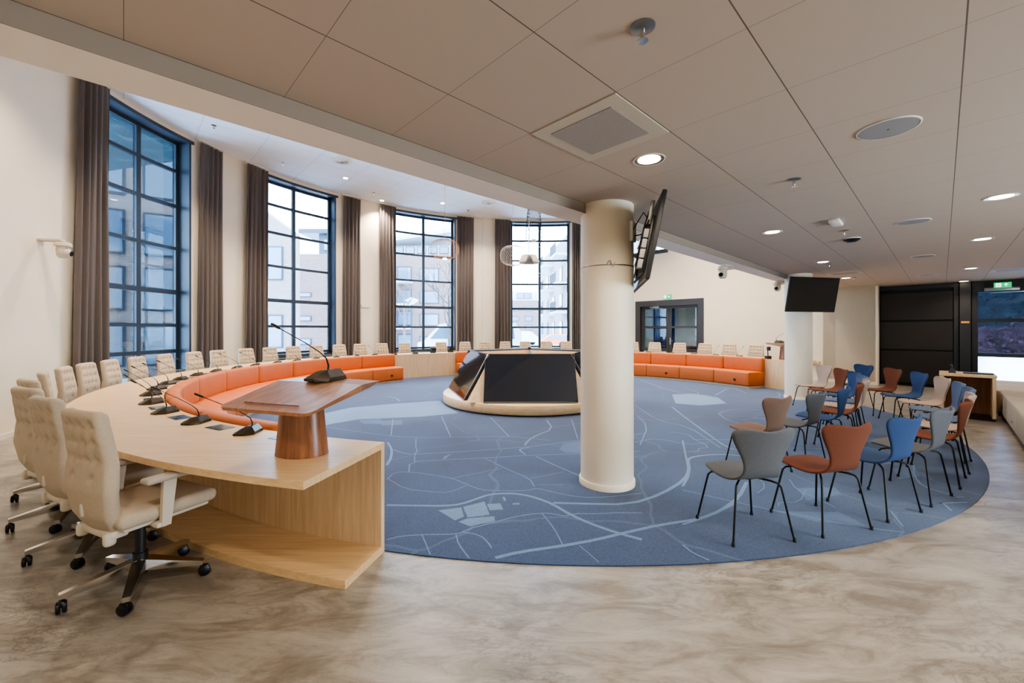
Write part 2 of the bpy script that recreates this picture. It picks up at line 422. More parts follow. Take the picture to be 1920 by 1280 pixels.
# low ceiling (built in its own grid axes)
mb = MB().add([(ul-.3, VBACK-.1, CEIL), (UE+.3, VBACK-.1, CEIL), (UE+.3, VB0, CEIL), (ul-.3, VB0, CEIL)], [(0, 3, 2, 1)])
mb.box(ul-.3, UE+.3, VBACK-.1, VB0, CEIL+.02, CEIL+.2)
o = mb.build('ceiling', 'ceil_low', ang=0, rotz=AU); tag(o, kind='structure')
mb = MB(); hp = [to_uv(p) for p in curve]+[to_uv(flat_top), (UR, VB1-.02), (ul, VB1-.02)]
mb.add([(a, b, HIGH) for a, b in hp], [list(range(len(hp)))])
o = mb.build('ceiling', 'ceil_high', ang=0, rotz=AU); tag(o, kind='structure')
# beam with its step below the low ceiling
mb = MB().box(ul-.2, UR+.6, VB0, VB1, CEIL-.09, HIGH+.1)
o = mb.build('beam', 'beam', ang=0, rotz=AU); tag(o, kind='structure')
# thin board, darker than the beam, covering its vertical face
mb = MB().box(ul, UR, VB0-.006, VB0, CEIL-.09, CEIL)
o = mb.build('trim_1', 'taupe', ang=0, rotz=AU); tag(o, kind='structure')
# curved wall with four tall openings
mb = MB()
prev = S_W0
def wallseg(a, b, z0, z1): sweep(mb, a, b, [(WD, z0), (WD, z1), (WD+.42, z1), (WD+.42, z0)], step=.15)
for i, (c, h) in enumerate(wins):
    wallseg(prev, c-h, 0, HIGH+.02)
    wallseg(c-h, c+h, HEAD, HIGH+.02)
    if i: wallseg(c-h, c+h, 0, SILL)
    prev = c+h
wallseg(prev, S_W1, 0, HIGH+.02)
o = mb.build('wall_far', 'wall', ang=20); tag(o, kind='structure')
# closing and straight walls
def flatwall(name, a, b, z0, z1, m='wall', th=.2):
    a = Vector(a[:2]); b = Vector(b[:2]); d = (b-a).normalized(); nn = Vector((d.y, -d.x))
    vs = [(a.x, a.y), (b.x, b.y), (b.x-nn.x*th, b.y-nn.y*th), (a.x-nn.x*th, a.y-nn.y*th)]
    o = MB().prism(vs, z0, z1).build(name, m, ang=0); tag(o, kind='structure'); return o
mb = MB()
def fw(a, b, z0, z1, th=.2):
    a = Vector(a[:2]); b = Vector(b[:2]); d = (b-a).normalized(); nn = Vector((d.y, -d.x))
    mb.prism([(a.x, a.y), (b.x, b.y), (b.x-nn.x*th, b.y-nn.y*th), (a.x-nn.x*th, a.y-nn.y*th)], z0, z1)
def vat(px, u):
    k = (px-CX)/F; Y = u/(.725*k+.6887); X = k*Y; return -.6887*X+.725*Y
# right flat wall with door opening and a high window opening
DV0, DV1, DZ = 5.78, 8.42, 2.62
mb = MB()
fw(junction, flat_top, 0, HIGH)
def rw(v0, v1, z0, z1): mb.prism([uv(UR, v0)[:2], uv(UR, v1)[:2], uv(UR+.35, v1)[:2], uv(UR+.35, v0)[:2]], z0, z1)
rw(1.2, DV0, 0, HIGH); rw(DV0, DV1, DZ, 4.4); rw(DV1, 9.4, 0, 4.4)
HWV = vat(1252, UR); HW1 = HWV+2.2
rw(DV0, HWV, 4.4, HIGH); rw(HWV, 9.4, 5.7, HIGH)
HW1 = 9.38
o = mb.build('wall_right', 'wall', ang=0); tag(o, kind='structure')
# end wall of the low room (u = UE) beside the folding wall and the end window
BV0, BV1 = -2.02, .34         # folding wall extent in v (filled below)
def _unused(px, u):               # v on plane u=const seen at photo column px
    k = (px-CX)/F; Y = u/(.725*k+.6887); X = k*Y; return -.6887*X+.725*Y
VB_L = vat(1587, UE); VB_R = vat(1797, UE); VW_L = vat(1822, UE)
mb = MB()
mb.prism([uv(UE, VB_L)[:2], uv(UE, 2.2)[:2], uv(UE+.2, 2.2)[:2], uv(UE+.2, VB_L)[:2]], 0, CEIL)
mb.prism([uv(UR, 1.25)[:2], uv(UR, 2.4)[:2], uv(UE+.2, 2.4)[:2], uv(UE+.2, 2.2)[:2], uv(UR+.3, 2.2)[:2], uv(UR+.3, 1.25)[:2]], 0, CEIL)
mb.prism([uv(UE, VBACK)[:2], uv(UE, VW_L-2.4)[:2], uv(UE+.2, VW_L-2.4)[:2], uv(UE+.2, VBACK)[:2]], 0, CEIL)
o = mb.build('wall_end', 'wall', ang=0); tag(o, kind='structure')
# left straight wall and rear wall (with an unseen opening added to let in sky light)
mb = MB()
mb.prism([uv(ul, VBACK)[:2], q3[:2], (Vector(q3[:2])+Vector((-.3, 0)))[:], uv(ul-.2, VBACK)[:2]], 0, HIGH)
o = mb.build('wall_left', 'wall', ang=0); tag(o, kind='structure')
mb = MB()
def bw(u0, u1, z0, z1): mb.prism([uv(u0, VBACK)[:2], uv(u0, VBACK-.2)[:2], uv(u1, VBACK-.2)[:2], uv(u1, VBACK)[:2]], z0, z1)
bw(ul, 3.2, 0, CEIL); bw(3.2, 5.6, 2.4, CEIL); bw(5.6, UE, 0, CEIL)
o = mb.build('wall_back', 'wall', ang=0); tag(o, kind='structure')
# baseboards
mb = MB(); sweep(mb, S_W0, 6.4, [(WD-.012, 0), (WD-.012, .07), (WD, .07), (WD, 0)])
o = mb.build('baseboard_left', 'white', ang=0); tag(o, kind='structure')
mb = MB(); mb.box(UE-.012, UE, VB_L, 2.2, 0, .08); mb.box(UR-.012, UR, 1.2, DV0, 0, .08)
o = mb.build('baseboard_right', 'white', ang=0, rotz=AU); tag(o, kind='structure')
# carpet with its woven map
mb = MB(); N = 180
ring = [ept(2*PI*i/N) for i in range(N)]
mb.add([(p[0], p[1], .008) for p in ring]+[(p[0], p[1], .0) for p in ring], [list(range(N))]+[(i, (i+1) % N, N+(i+1) % N, N+i) for i in range(N)])
def A(*pts): return [P(540+x/3, 680+y/3) for x, y in pts]
def B(*pts): return [P(1280+x/3, 660+y/3) for x, y in pts]
def O(*pts): return [P(x, y) for x, y in pts]
def inside(x, y):
    c, s = math.cos(ET), math.sin(ET); dx, dy = x-EX, y-EY
    return ((dx*c+dy*s)/EA)**2+((-dx*s+dy*c)/EB)**2 < .9985
def smooth(p, k=2):
    for _ in range(k):
        q = [p[0]]
        for a, b in zip(p, p[1:]):
            q.append((a[0]*.75+b[0]*.25, a[1]*.75+b[1]*.25)); q.append((a[0]*.25+b[0]*.75, a[1]*.25+b[1]*.75))
        q.append(p[-1]); p = q
    return p
zc = [.0085]
def road(p, w, mi=1, sm=1):
    w *= .72
    p = smooth(p, sm); zc[0] += .00002; z = zc[0]
    L = []
    for i, (x, y) in enumerate(p):
        a = p[max(i-1, 0)]; b = p[min(i+1, len(p)-1)]; dx, dy = b[0]-a[0], b[1]-a[1]; l = math.hypot(dx, dy) or 1
        L.append(((x-dy/l*w/2, y+dx/l*w/2), (x+dy/l*w/2, y-dx/l*w/2)))
    for (a, b), (c, d) in zip(L, L[1:]):
        if all(inside(*q) for q in (a, b, c, d)): mb.add([(*a, z), (*b, z), (*d, z), (*c, z)], [(0, 1, 2, 3)], None, mi)
def parcel(p, mi=1):
    zc[0] += .00002
    if all(inside(*q) for q in p): mb.add([(x, y, zc[0]) for x, y in p], [list(range(len(p)))], None, mi)
parcel(A((190,290),(350,255),(600,232),(850,215),(900,250),(960,285),(750,305),(400,320),(250,345),(190,360)))
parcel(A((400,325),(520,315),(540,345),(420,345)), 2); parcel(A((520,330),(640,325),(645,350),(525,355)), 2)
parcel(A((1525,490),(1550,455),(1640,445),(1660,510),(1560,508)), 2)
parcel(B((-60,240),(60,235),(200,258),(245,290),(100,302),(-40,290)), 1)
parcel(B((640,770),(860,765),(890,805),(700,840)), 2); parcel(B((520,900),(880,905),(1040,985),(760,960)), 2)
parcel(B((1180,660),(1300,640),(1340,700),(1220,720)), 2)
parcel(A((845,835),(975,818),(990,870),(940,892))); parcel(A((985,815),(1105,785),(1135,860),(1010,875)))
parcel(A((1120,800),(1195,795),(1210,830),(1135,835))); parcel(A((960,900),(1010,880),(1160,868),(1165,895),(1020,925)))
parcel(A((1205,760),(1220,758),(1228,780),(1215,782))); parcel(A((1262,795),(1300,792),(1303,802),(1265,803)))
parcel(A((870,545),(880,532),(918,515),(885,543)))
road(A((555,805),(700,808),(880,810),(975,800),(1060,770),(1130,745),(1230,738),(1320,745),(1400,765),(1490,800),(1580,855),(1700,910),(1860,965),(1990,1000)), .045)
road(A((1490,792),(1640,797),(1920,802))+O((1240,928),(1285,900),(1293,880),(1288,862),(1305,856),(1350,852),(1395,856)), .05)
road(A((1120,1115),(1300,1070),(1550,1035),(1740,1000),(1900,960))+O((1240,985),(1310,975),(1350,960),(1385,935),(1400,905)), .045)
for q, w in [
    (A((555,1000),(640,980),(750,972),(960,970),(1000,945),(1130,910),(1300,865),(1430,850),(1500,855),(1560,870),(1600,853),(1740,855),(1840,848),(1990,850)), .02),
    (A((755,975),(800,1085)), .014), (A((945,972),(960,1030),(1020,1105)), .018), (A((985,958),(1080,975),(1125,1015),(1145,1048)), .018),
    (A((1430,853),(1500,940),(1545,1030)), .016), (A((1640,1035),(1700,1085),(1765,1145)), .014),
    (A((555,660),(600,618),(700,618),(820,635),(930,655),(1010,690),(1080,718),(1200,725),(1340,725),(1400,708),(1480,730),(1640,762),(1780,762),(1990,738)), .018),
    (A((560,655),(660,715),(800,730),(905,735),(1005,695)), .015), (A((680,618),(685,562),(850,550),(1100,540),(1330,525),(1640,515),(1980,500)), .024),
    (A((1105,540),(1250,610),(1360,655),(1385,700)), .02), (A((915,655),(1200,598)), .014), (A((1395,530),(1500,580),(1640,640)), .03), (A((1360,655),(1550,618)), .014),
    (A((590,490),(640,510),(700,518),(900,508),(1340,478),(1480,460),(1640,438),(2000,400)), .028), (A((720,430),(718,480),(728,495),(712,520),(712,560)), .02),
    (A((560,450),(585,490),(580,540),(555,580)), .05), (A((205,360),(270,372),(500,405),(690,425),(900,422),(1250,415),(1380,430),(1480,440)), .024),
    (A((590,320),(580,410)), .03), (A((865,305),(915,420)), .03), (A((1140,310),(1245,420)), .03),
    (A((1455,325),(1490,375),(1400,410),(1350,440),(1332,468)), .05), (A((1595,320),(1630,430)), .03),
    (A((1335,520),(1300,495),(1315,485),(1360,480)), .04), (A((560,190),(610,200),(630,220)), .05), (A((1410,690),(1550,692)), .012),
    (B((-60,310),(0,360),(150,470),(250,540),(330,560)), .05), (B((-80,450),(30,465),(60,490),(160,540),(80,545),(100,560),(0,562)), .025),
    (B((60,495),(280,495)), .025), (B((205,350),(240,330),(330,322),(430,330)), .03), (B((205,350),(245,385),(330,405),(430,400)), .03),
    (B((0,780),(280,845),(480,890),(700,930),(1000,990),(1250,1020)), .02), (B((1170,900),(1265,1020)), .02), (B((1600,850),(1440,855),(1460,850),(1530,915)), .03),
    (B((1300,640),(1300,700),(1350,760),(1480,800),(1530,810)), .03), (B((1540,820),(1720,815)), .02), (B((0,1090),(60,1140),(180,1190)), .025),
    (B((0,975),(150,930),(290,860)), .03), (B((600,720),(640,780),(760,830),(860,880)), .02), (B((0,500),(20,600),(40,690),(0,760)), .0401),
    (B((500,540),(760,545),(1000,560)), .02), (B((340,640),(420,700),(470,760),(420,800)), .016), (B((540,870),(540,850),(660,850),(690,780)), .014),
    (B((0,205),(60,215),(100,240),(40,260)), .04), (B((460,230),(520,220),(560,250),(480,262)), .04),
    (O((1200,712),(1260,735),(1330,742)), .06), (O((1340,742),(1370,725),(1400,738)), .05), (O((1190,760),(1235,790),(1290,800),(1350,840)), .03),
    (O((1190,830),(1230,822),(1290,835),(1330,830)), .025), (O((1195,780),(1215,800),(1200,835)), .03)]:
    road(q, w*.8)
carpet = mb.build('carpet', ['carpet', 'carpet_line', 'carpet_patch'], ang=0)
tag(carpet, 'large oval blue carpet with a pale woven street map', 'carpet')

# ------------------------------------------------------------------ windows
def window(idx, c, h):
    r = thing('window_%d' % idx, None, None); r['kind'] = 'structure'
    z0 = 0.0 if idx == 1 else SILL
    mb = MB()
    D0, D1 = WD+.27, WD+.34
    def bar_v(s, w=.06, za=z0, zb=HEAD): sweep(mb, s-w/2, s+w/2, [(D0, za), (D0, zb), (D1, zb), (D1, za)], step=.1)
    def bar_h(z, w=.06, a=c-h, b=c+h): sweep(mb, a, b, [(D0+.002, z-w/2), (D0+.002, z+w/2), (D1-.002, z+w/2), (D1-.002, z-w/2)], step=.2)
    for s in (c-h+.04, c+h-.04): bar_v(s, .08)
    bar_v(c+(.2 if idx == 1 else 0), .07)
    if idx == 1: bar_v(c-.42, .07)
    zs = [z0+.05, 1.6, 2.35, 3.34, 4.3, 5.1, HEAD-.05]
    for z in zs: bar_h(z, .1 if z == 2.35 else .07)
    if idx == 1:
        bar_v(c-.32, .07, 0, 2.3); bar_h(1.02, .08)
    mb.build('frame', 'darkframe', r, ang=20)
    mb = MB()
    for a, b in ((c-h, c-h+.035), (c+h-.035, c+h)): sweep(mb, a, b, [(WD-.015, z0), (WD-.015, HEAD+.03), (WD+.42, HEAD+.03), (WD+.42, z0)], step=.1)
    sweep(mb, c-h-.05, c+h+.05, [(WD-.02, HEAD-.03), (WD-.02, HEAD+.04), (WD+.42, HEAD+.04), (WD+.42, HEAD-.03)], step=.15)
    if idx > 1: sweep(mb, c-h, c+h, [(WD-.05, z0-.04), (WD-.05, z0), (WD+.42, z0), (WD+.42, z0-.04)], step=.15)
    mb.build('surround', 'darkframe', r, ang=20)
    mb = MB(); sweep(mb, c-h+.04, c+h-.04, [(WD+.30, z0), (WD+.30, HEAD), (WD+.306, HEAD), (WD+.306, z0)], step=.2)
    mb.build('glass', 'glass', r, ang=20)
    if idx == 1:
        mb = MB(); p = W(c-.28, WD+.24); T = Matrix.Translation((p[0], p[1], 1.05)) @ Matrix.Rotation(math.atan2(p[3], p[2]), 4, 'Z')
        mb.rbox(-.02, 0, -.02, .02, -.12, .12, .005, T=T); mb.tube([(-.01, 0, .03), (-.06, 0, .03), (-.06, .11, .03)], .009, T=T)
        mb.build('handle', 'steel', r)
for i, (c, h) in enumerate(wins): window(i+1, c, h)
# radiators below the windows
def radiator(c, half, lab, z0=.1, z1=.66):
    r = thing('radiator', lab, 'radiator', group='finned radiators below the tall windows')
    mb = MB(); n = int(half*2/.06)
    for k in range(n+1):
        s = c-half+2*half*k/n; sweep(mb, s-.008, s+.008, [(WD-.19, z0), (WD-.19, z1), (WD-.07, z1), (WD-.07, z0)], step=.05)
    mb.build('fins', 'blackplastic', r, ang=0)
    mb = MB(); sweep(mb, c-half, c+half, [(WD-.2, z1), (WD-.2, z1+.03), (WD-.06, z1+.03), (WD-.06, z1)])
    sweep(mb, c-half, c+half, [(WD-.17, z0-.1), (WD-.17, z0), (WD-.09, z0), (WD-.09, z0-.1)])
    mb.build('casing', 'steel', r, ang=0)
for (c, h), lb in zip(wins[1:], ['second', 'third', 'fourth']): radiator(c, .7, 'dark finned radiator below the %s tall window from the left wall' % lb)
radiator(8.2, .4, 'dark finned radiator low beside the door in the first tall window', .1, .6)

# curtains
def curtain(x0, x1, lab, lo, hi, wide=0.0):
    s0 = bearing_s(x0, WD-.12, lo, hi); s1 = bearing_s(x1, WD-.12, lo, hi)
    n = 90; mz = 14; folds = max(5, int((s1-s0)/.085)); ph = random.random()*6
    mb = MB(); vs = []; fs = []
    jit = [random.uniform(.6, 1.3) for _ in range(folds+2)]
    for j in range(mz+1):
        z = .03+(HIGH-.06-.03)*j/mz; k = 1-j/mz
        for i in range(n+1):
            f = i/n; a = f*folds; amp = .045*(.55+.45*k)*jit[int(a)]
            if j == mz: amp *= .5
            s = s0-(wide*k**.7)+(s1-s0+wide*k**.7)*f+.012*math.sin(a*2.1*PI+ph)*k
            d = WD-.13+amp*math.sin(2*PI*a+ph)+.012*math.sin(5*a+z*.7)
            vs.append(WP(s, d, z))
    for j in range(mz):
        for i in range(n): fs.append((j*(n+1)+i, j*(n+1)+i+1, (j+1)*(n+1)+i+1, (j+1)*(n+1)+i))
    mb.add(vs, fs)
    r = mb.build('curtain', 'curtain', ang=60, nofix=True)
    tag(r, lab, 'curtain', 'taupe curtains along the tall windows')
    mb = MB(); sweep(mb, s0-.03, s1+.03, [(WD-.15, HIGH-.035), (WD-.15, HIGH-.002), (WD-.1, HIGH-.002), (WD-.1, HIGH-.035)])
    t = mb.build('track', 'white', r, ang=0)
curtain(152, 205, 'widest taupe curtain hanging between the plain left wall and the first window', 5.5, 8.5, .12)
curtain(375, 417, 'taupe curtain just to the right of the first tall window', 7.5, 10.5, .05)
curtain(463, 502, 'taupe curtain on the left edge of the second tall window', 8.5, 11.5, .06)
curtain(644, 676, 'taupe curtain just to the right of the second tall window', 10, 13.5, .03)
curtain(712, 742, 'taupe curtain on the left edge of the third tall window', 11, 14.5)
curtain(857, 888, 'taupe curtain just to the right of the third tall window', 13, 16.5)
curtain(928, 957, 'taupe curtain on the left edge of the fourth tall window', 14, 17.5)
curtain(1073, 1092, 'taupe curtain between the fourth tall window and the near column', 17, 18.7)
# vertical pipe cover on the wall and small wall fixtures
mb = MB(); sweep(mb, 15.55, 15.62, [(WD-.04, 0), (WD-.04, HIGH), (WD, HIGH), (WD, 0)])
tag(mb.build('pipe_cover', 'white', ang=0), 'slim white pipe cover running up the wall between third and fourth windows', 'pipe cover')
s = bearing_s(685, WD, 11, 13.5); mb = MB(); sweep(mb, s-.11, s+.11, [(WD-.03, 2.27), (WD-.03, 2.36), (WD, 2.36), (WD, 2.27)])
tag(mb.build('wall_sensor', 'white', ang=0), 'small white sensor box on the wall between second and third windows', 'sensor')

# ------------------------------------------------------------------ council desk
S_END = 24.95
desk = thing('council_desk', 'long curved pale oak council desk sweeping around the carpet', 'desk')
mb = MB(); sweep(mb, 0, S_END, [(0, .70), (0, .74), (.75, .74), (.75, .70)], step=.15); mb.build('worktop', 'oak', desk, ang=20)
mb = MB(); sweep(mb, 0, S_END, [(.0, 0), (.0, .70), (.04, .70), (.04, 0)], step=.15); mb.build('modesty_panel', 'oak_side', desk, ang=20)
mb = MB(); sweep(mb, 0, S_END, [(.04, 0), (.04, .05), (.42, .05), (.42, 0)], step=.15); mb.build('foot_shelf', 'oak', desk, ang=20)

# sofas
def sofa(s0, s1, n, lab, outlets):
    r = thing('curved_sofa', lab, 'sofa', group='orange sofas along the inside of the desk')
    L = (s1-s0)/n
    for k in range(n):
        a, b = s0+k*L+.004, s0+(k+1)*L-.004
        mb = MB(); sweep(mb, a, b, rrect(-.62, -.02, .06, .42, .035), step=.1, inset=.02); seat = mb.build('seat_cushion', 'orange', r, ang=50)
        mb = MB(); sweep(mb, a, b, rrect(-.15, -.012, .40, .775, .045), step=.1, inset=.025); mb.build('back_cushion', 'orange', r, ang=50)
        if k in outlets:
            q = W((a+b)/2+.12, -.62); T = Matrix.Translation((q[0], q[1], .2)) @ Matrix.Rotation(math.atan2(q[3], q[2]), 4, 'Z') @ Matrix.Rotation(PI/2, 4, 'Y')
            MB().lathe([(.03, -.012), (.03, .004)], 16, T=T).build('socket', 'black', seat)
    mb = MB(); sweep(mb, s0+.02, s1-.02, [(-.58, 0), (-.58, .06), (-.03, .06), (-.03, 0)]); mb.build('plinth', 'oak_side', r, ang=20)
sofa(1.0, 12.1, 10, 'longest orange leather sofa curving from beneath the near lectern past the windows', (4, 7, 9))
sofa(14.2, 24.25, 9, 'orange leather sofa on the far side behind the screen island and near column', (2, 6, 8))

# ------------------------------------------------------------------ office chair
def tuft_back(w_top, mb):
    nx, nz = 30, 44
    zb, zt = .40, 1.07
    rowz = [.995, .905, .81, .715]
    def half(z):
        k = (z-zb)/(zt-zb)
        pts = [(0, .165), (.12, .20), (.38, .238), (.62, .218), (1, .188)]
        return float(np.interp(k, [p[0] for p in pts], [p[1] for p in pts]))
    def yc(z):
        return float(np.interp(z, [.40, .5, .64, .8, 1.07], [-.17, -.215, -.235, -.225, -.265]))
    def dimple(x, z):
        d = 0; g = 0
        for r, rz in enumerate(rowz):
            for c in ((-1.5, -.5, .5, 1.5) if r < 3 else (-1.1, 1.1)):
                cx = c*.088; q = ((x-cx)**2+(z-rz)**2)
                d += math.exp(-q/.00030)
        pv = abs(math.cos(PI*x/.088)) if z > .6 else 1
        pz = abs(math.cos(PI*(z-rowz[0])/.092+PI/2)) if z > .75 else 1
        return d, pv, pz
    for side in (1, -1):
        vs = []
        for j in range(nz+1):
            k = j/nz; z = zb+(zt-zb)*k
            for i in range(nx+1):
                f = -1+2*i/nx
                hw = half(z)
                # rounded corners
                e = 0
                if z > zt-.03: e = .03-math.sqrt(max(0, .03**2-(z-(zt-.03))**2))
                if z < zb+.05: e = .05-math.sqrt(max(0, .05**2-((zb+.05)-z)**2))
                x = f*(hw-e)
                edge = min(1, (1-abs(f))/.12, k/.05+.001, (1-k)/.05+.001); edge = math.sqrt(max(0, 1-(1-max(0, edge))**2))
                d, pv, pz = dimple(x, z)
                th = .012+.02*edge-.022*d*(1 if abs(f) < .93 else 0)-.009*(1-min(pv, 1))**2*edge*(1-f**6)*(1 if .77 < z < 1.03 else 0)-.006*(1-min(pz, 1))**2*edge*(1-f**6)*(1 if .77 < z < 1.03 else 0)
                vs.append((x, yc(z)+side*th+.03*f*f*.6, z))
        fs = [(j*(nx+1)+i, j*(nx+1)+i+1, (j+1)*(nx+1)+i+1, (j+1)*(nx+1)+i) for j in range(nz) for i in range(nx)]
        mb.add(vs, fs)
    # edge band
    nv = (nx+1)*(nz+1)
    rim = [i for i in range(nx+1)]+[j*(nx+1)+nx for j in range(1, nz+1)]+[nz*(nx+1)+i for i in range(nx-1, -1, -1)]+[j*(nx+1) for j in range(nz-1, 0, -1)]
    for a, b in zip(rim, rim[1:]+rim[:1]): mb.f.append([a, b, b+nv, a+nv]); mb.mi.append(0)
def make_office_chair():
    t = thing('office_chair', 'x', 'chair')
    mb = MB(); mb.rbox(-.25, .25, -.2, .29, .43, .51, .035, 3)
    seat = mb.build('seat', 'cream', t, ang=50)
    mb = MB(); mb.rbox(-.22, .22, -.17, .25, .41, .435, .01, 2); mb.build('seat_pan', 'beigeplastic', seat)
    mb = MB(); tuft_back(.4, mb); back = mb.build('backrest', 'cream', t, ang=60)
    mb = MB(); mb.rbox(-.012, .012, -.262, -.238, .50, .57, .008, 2); mb.build('pull_tab', 'beigeplastic', back)
    mb = MB(); mb.rbox(-.17, .17, -.21, -.12, .375, .425, .018, 2); mb.rbox(.12, .165, -.225, -.17, .345, .42, .02, 3); mb.rbox(-.165, -.12, -.225, -.17, .345, .42, .02, 3)
    mb.build('back_bracket', 'beigeplastic', t)
    mb = MB(); mb.rbox(-.09, .09, -.12, .12, .36, .415, .012, 2); mb.rbox(.1, .26, -.02, .01, .385, .40, .004, 1); mb.build('tilt_mechanism', 'steel', t)
    for sx in (-1, 1):
        mb = MB()
        mb.hull([(sx*(.27+a), y, z) for a in (-.014, .014) for y, z in ((-.03, .40), (.015, .40), (-.02, .655), (.045, .655))])
        mb.rbox(min(sx*.17, sx*.28), max(sx*.17, sx*.28), -.05, .02, .395, .425, .01, 2)
        arm = mb.build('armrest', 'beigeplastic', t)
        mb = MB(); mb.rbox(sx*.27-.042, sx*.27+.042, -.11, .17, .655, .688, .016, 3); mb.build('arm_pad', 'bench', arm, ang=50)
    mb = MB(); mb.lathe([(.026, .19), (.026, .37)], 16); mb.lathe([(.034, .06), (.036, .19)], 16); mb.build('gas_lift', 'blackplastic', t)
    for k in range(5):
        a = PI/2+.35+2*PI*k/5; R = Matrix.Rotation(a, 4, 'Z')
        mb = MB(); mb.hull([(x, y, z) for x, w, z0, z1 in ((.02, .032, .09, .155), (.17, .025, .085, .125), (.325, .017, .07, .096)) for y in (-w, w) for z in (z0, z1)], T=R)
        lg = mb.build('leg', 'chrome', t, ang=25)
        mb = MB(); cx, cy = .315*math.cos(a), .315*math.sin(a)
        b = a*2.3+k
        T = Matrix.Translation((cx, cy, 0)) @ Matrix.Rotation(b, 4, 'Z')
        mb.tube([(0, 0, .085), (0, 0, .05)], .008, T=T)
        for q in (-.0125, .0125):
            mb.lathe([(.024, -.009), (.03, -.006), (.03, .006), (.024, .009)], 16, T=T @ Matrix.Translation((.012, q, .03)) @ Matrix.Rotation(PI/2, 4, 'X'))
        mb.rbox(-.012, .034, -.014, .014, .03, .064, .008, 2, T=T)
        mb.build('caster', 'black', t)
    return t
chair0 = make_office_chair()
chair_s = [1.10, 1.80, 2.50, 3.20, 3.90, 4.45, 4.98, 5.53, 6.12]+[bearing_s(px, .97, lo, lo+3) for px, lo in
    ((306, 5.6), (361, 6.2), (406, 6.8), (459, 7.4), (504, 8), (547, 8.5), (591, 9), (634, 9.6), (673, 10.2), (714, 10.8), (758, 11.5), (826, 12.6), (871, 13.4), (908, 14), (947, 14.6), (984, 15.3), (1024, 16), (1062, 16.7), (1104, 17.3), (1146, 18), (1187, 18.6), (1228, 19.3), (1275, 20), (1322, 20.7), (1369, 21.3), (1420, 22))]
chair_d = .70
for k, s in enumerate(chair_s):
    q = W(s, chair_d); f = (-q[2], -q[3])
    a = face(*f)+random.uniform(-.05, .05)+{0: 0, 1: .1, 2: .22, 3: .25, 4: .15}.get(k, 0)
    nth = ORD[k] if k < 30 else None
    N_ = len(chair_s)
    if k < 18: lab = 'cream tufted swivel chair, %s along the desk counting from the near end' % ORD[k]
    else: lab = 'cream tufted swivel chair, %s along the desk counting back from its far right end' % ORD[N_-1-k]
    if k == 0:
        chair0.location = (q[0], q[1], 0); chair0.rotation_euler = (0, 0, a); chair0['label'] = lab; chair0['group'] = 'cream tufted swivel chairs around the council desk'
        chair0.location = (-2.2, 2.42, 0)
    else: dup(chair0, (q[0], q[1], 0), a, lab, 'cream tufted swivel chairs around the council desk')

# ------------------------------------------------------------------ desk microphones
def make_mic(name, label, cat):
    t = thing(name, label, cat)
    mb = MB()
    mb.hull([(-.10, .02, 0), (-.085, -.06, 0), (.085, -.06, 0), (.10, .02, 0), (.07, .075, 0), (-.07, .075, 0),
             (-.105, .01, .016), (.105, .01, .016), (-.088, -.062, .012), (.088, -.062, .012), (-.05, .05, .058), (.05, .05, .058), (-.062, -.005, .050), (.062, -.005, .050), (-.06, .075, .02), (.06, .075, .02)])
    b = mb.build('base', 'mic', t, ang=15)
    mb = MB(); mb.hull([(-.045, -.002, .0525), (.045, -.002, .0525), (-.04, .040, .0575), (.04, .040, .0575), (-.04, .01, .03), (.04, .01, .03)]); mb.build('button_plate', 'blackplastic', b, ang=10)
    mb = MB(); mb.tube([(-.07, -.055, .022), (0, -.064, .024), (.07, -.055, .022)], .004, 6); mb.build('front_rim', 'steel', b)
    path = [(.04, .045, .04), (.04, .05, .08), (.038, .035, .115), (.03, -.01, .145), (.015, -.12, .195), (0, -.30, .27)]
    mb = MB(); mb.tube(path, [.006, .005, .0035, .003, .0028, .0028], 8); mb.build('gooseneck', 'black', t, ang=60)
    mb = MB(); mb.tube([(0, -.295, .268), (-.003, -.31, .2745), (-.005, -.355, .293), (-.006, -.362, .296)], [.004, .0085, .0085, .005], 10); mb.build('microphone_tip', 'blackplastic', t, ang=60)
    return t
mic0 = make_mic('desk_microphone', 'x', 'microphone')
MICG = 'gooseneck microphones standing along the council desk'
mic_list = [s for s in chair_s if not (13.6 < s < 14.4)]
for k, s in enumerate(mic_list):
    q = W(s, .115)
    lean = (q[2], q[3])
    rot = max(0, min(1, (7-s)/4))*math.radians(-58)
    if s > 14: rot = math.radians(15)
    lx = lean[0]*math.cos(rot)-lean[1]*math.sin(rot); ly = lean[0]*math.sin(rot)+lean[1]*math.cos(rot)
    a = face(-lx, -ly)
    if k < 18: lab = 'black gooseneck desk microphone, %s along the desk counting from the near end' % ORD[k]
    else: lab = 'black gooseneck desk microphone, %s counting back from the far right desk end' % ORD[len(mic_list)-1-k]
    if k == 0: mic0.location = (q[0], q[1], .74); mic0.rotation_euler = (0, 0, a); mic0['label'] = lab; mic0['group'] = MICG
    else: dup(mic0, (q[0], q[1], .74), a, lab, MICG)
# flush touch panels in the worktop
panel_s = [.72]+[(a+b)/2 for a, b in zip(chair_s[:12], chair_s[1:13])]
for k, s in enumerate(panel_s):
    mb = MB(); sweep(mb, s-.10, s+.10, [(.05, .7405), (.05, .743), (.17, .743), (.17, .7405)], step=.1)
    o = mb.build('touch_panel', 'tablet', ang=0)
    tag(o, 'dark flush touch panel in the worktop, %s from the near end of the desk' % ORD[k], 'touch panel', 'touch panels set into the worktop')
    mb = MB(); sweep(mb, s-.085, s+.02, [(.135, .7431), (.135, .7438), (.155, .7438), (.155, .7431)], step=.1); mb.build('card_slot', 'black', o, ang=0)

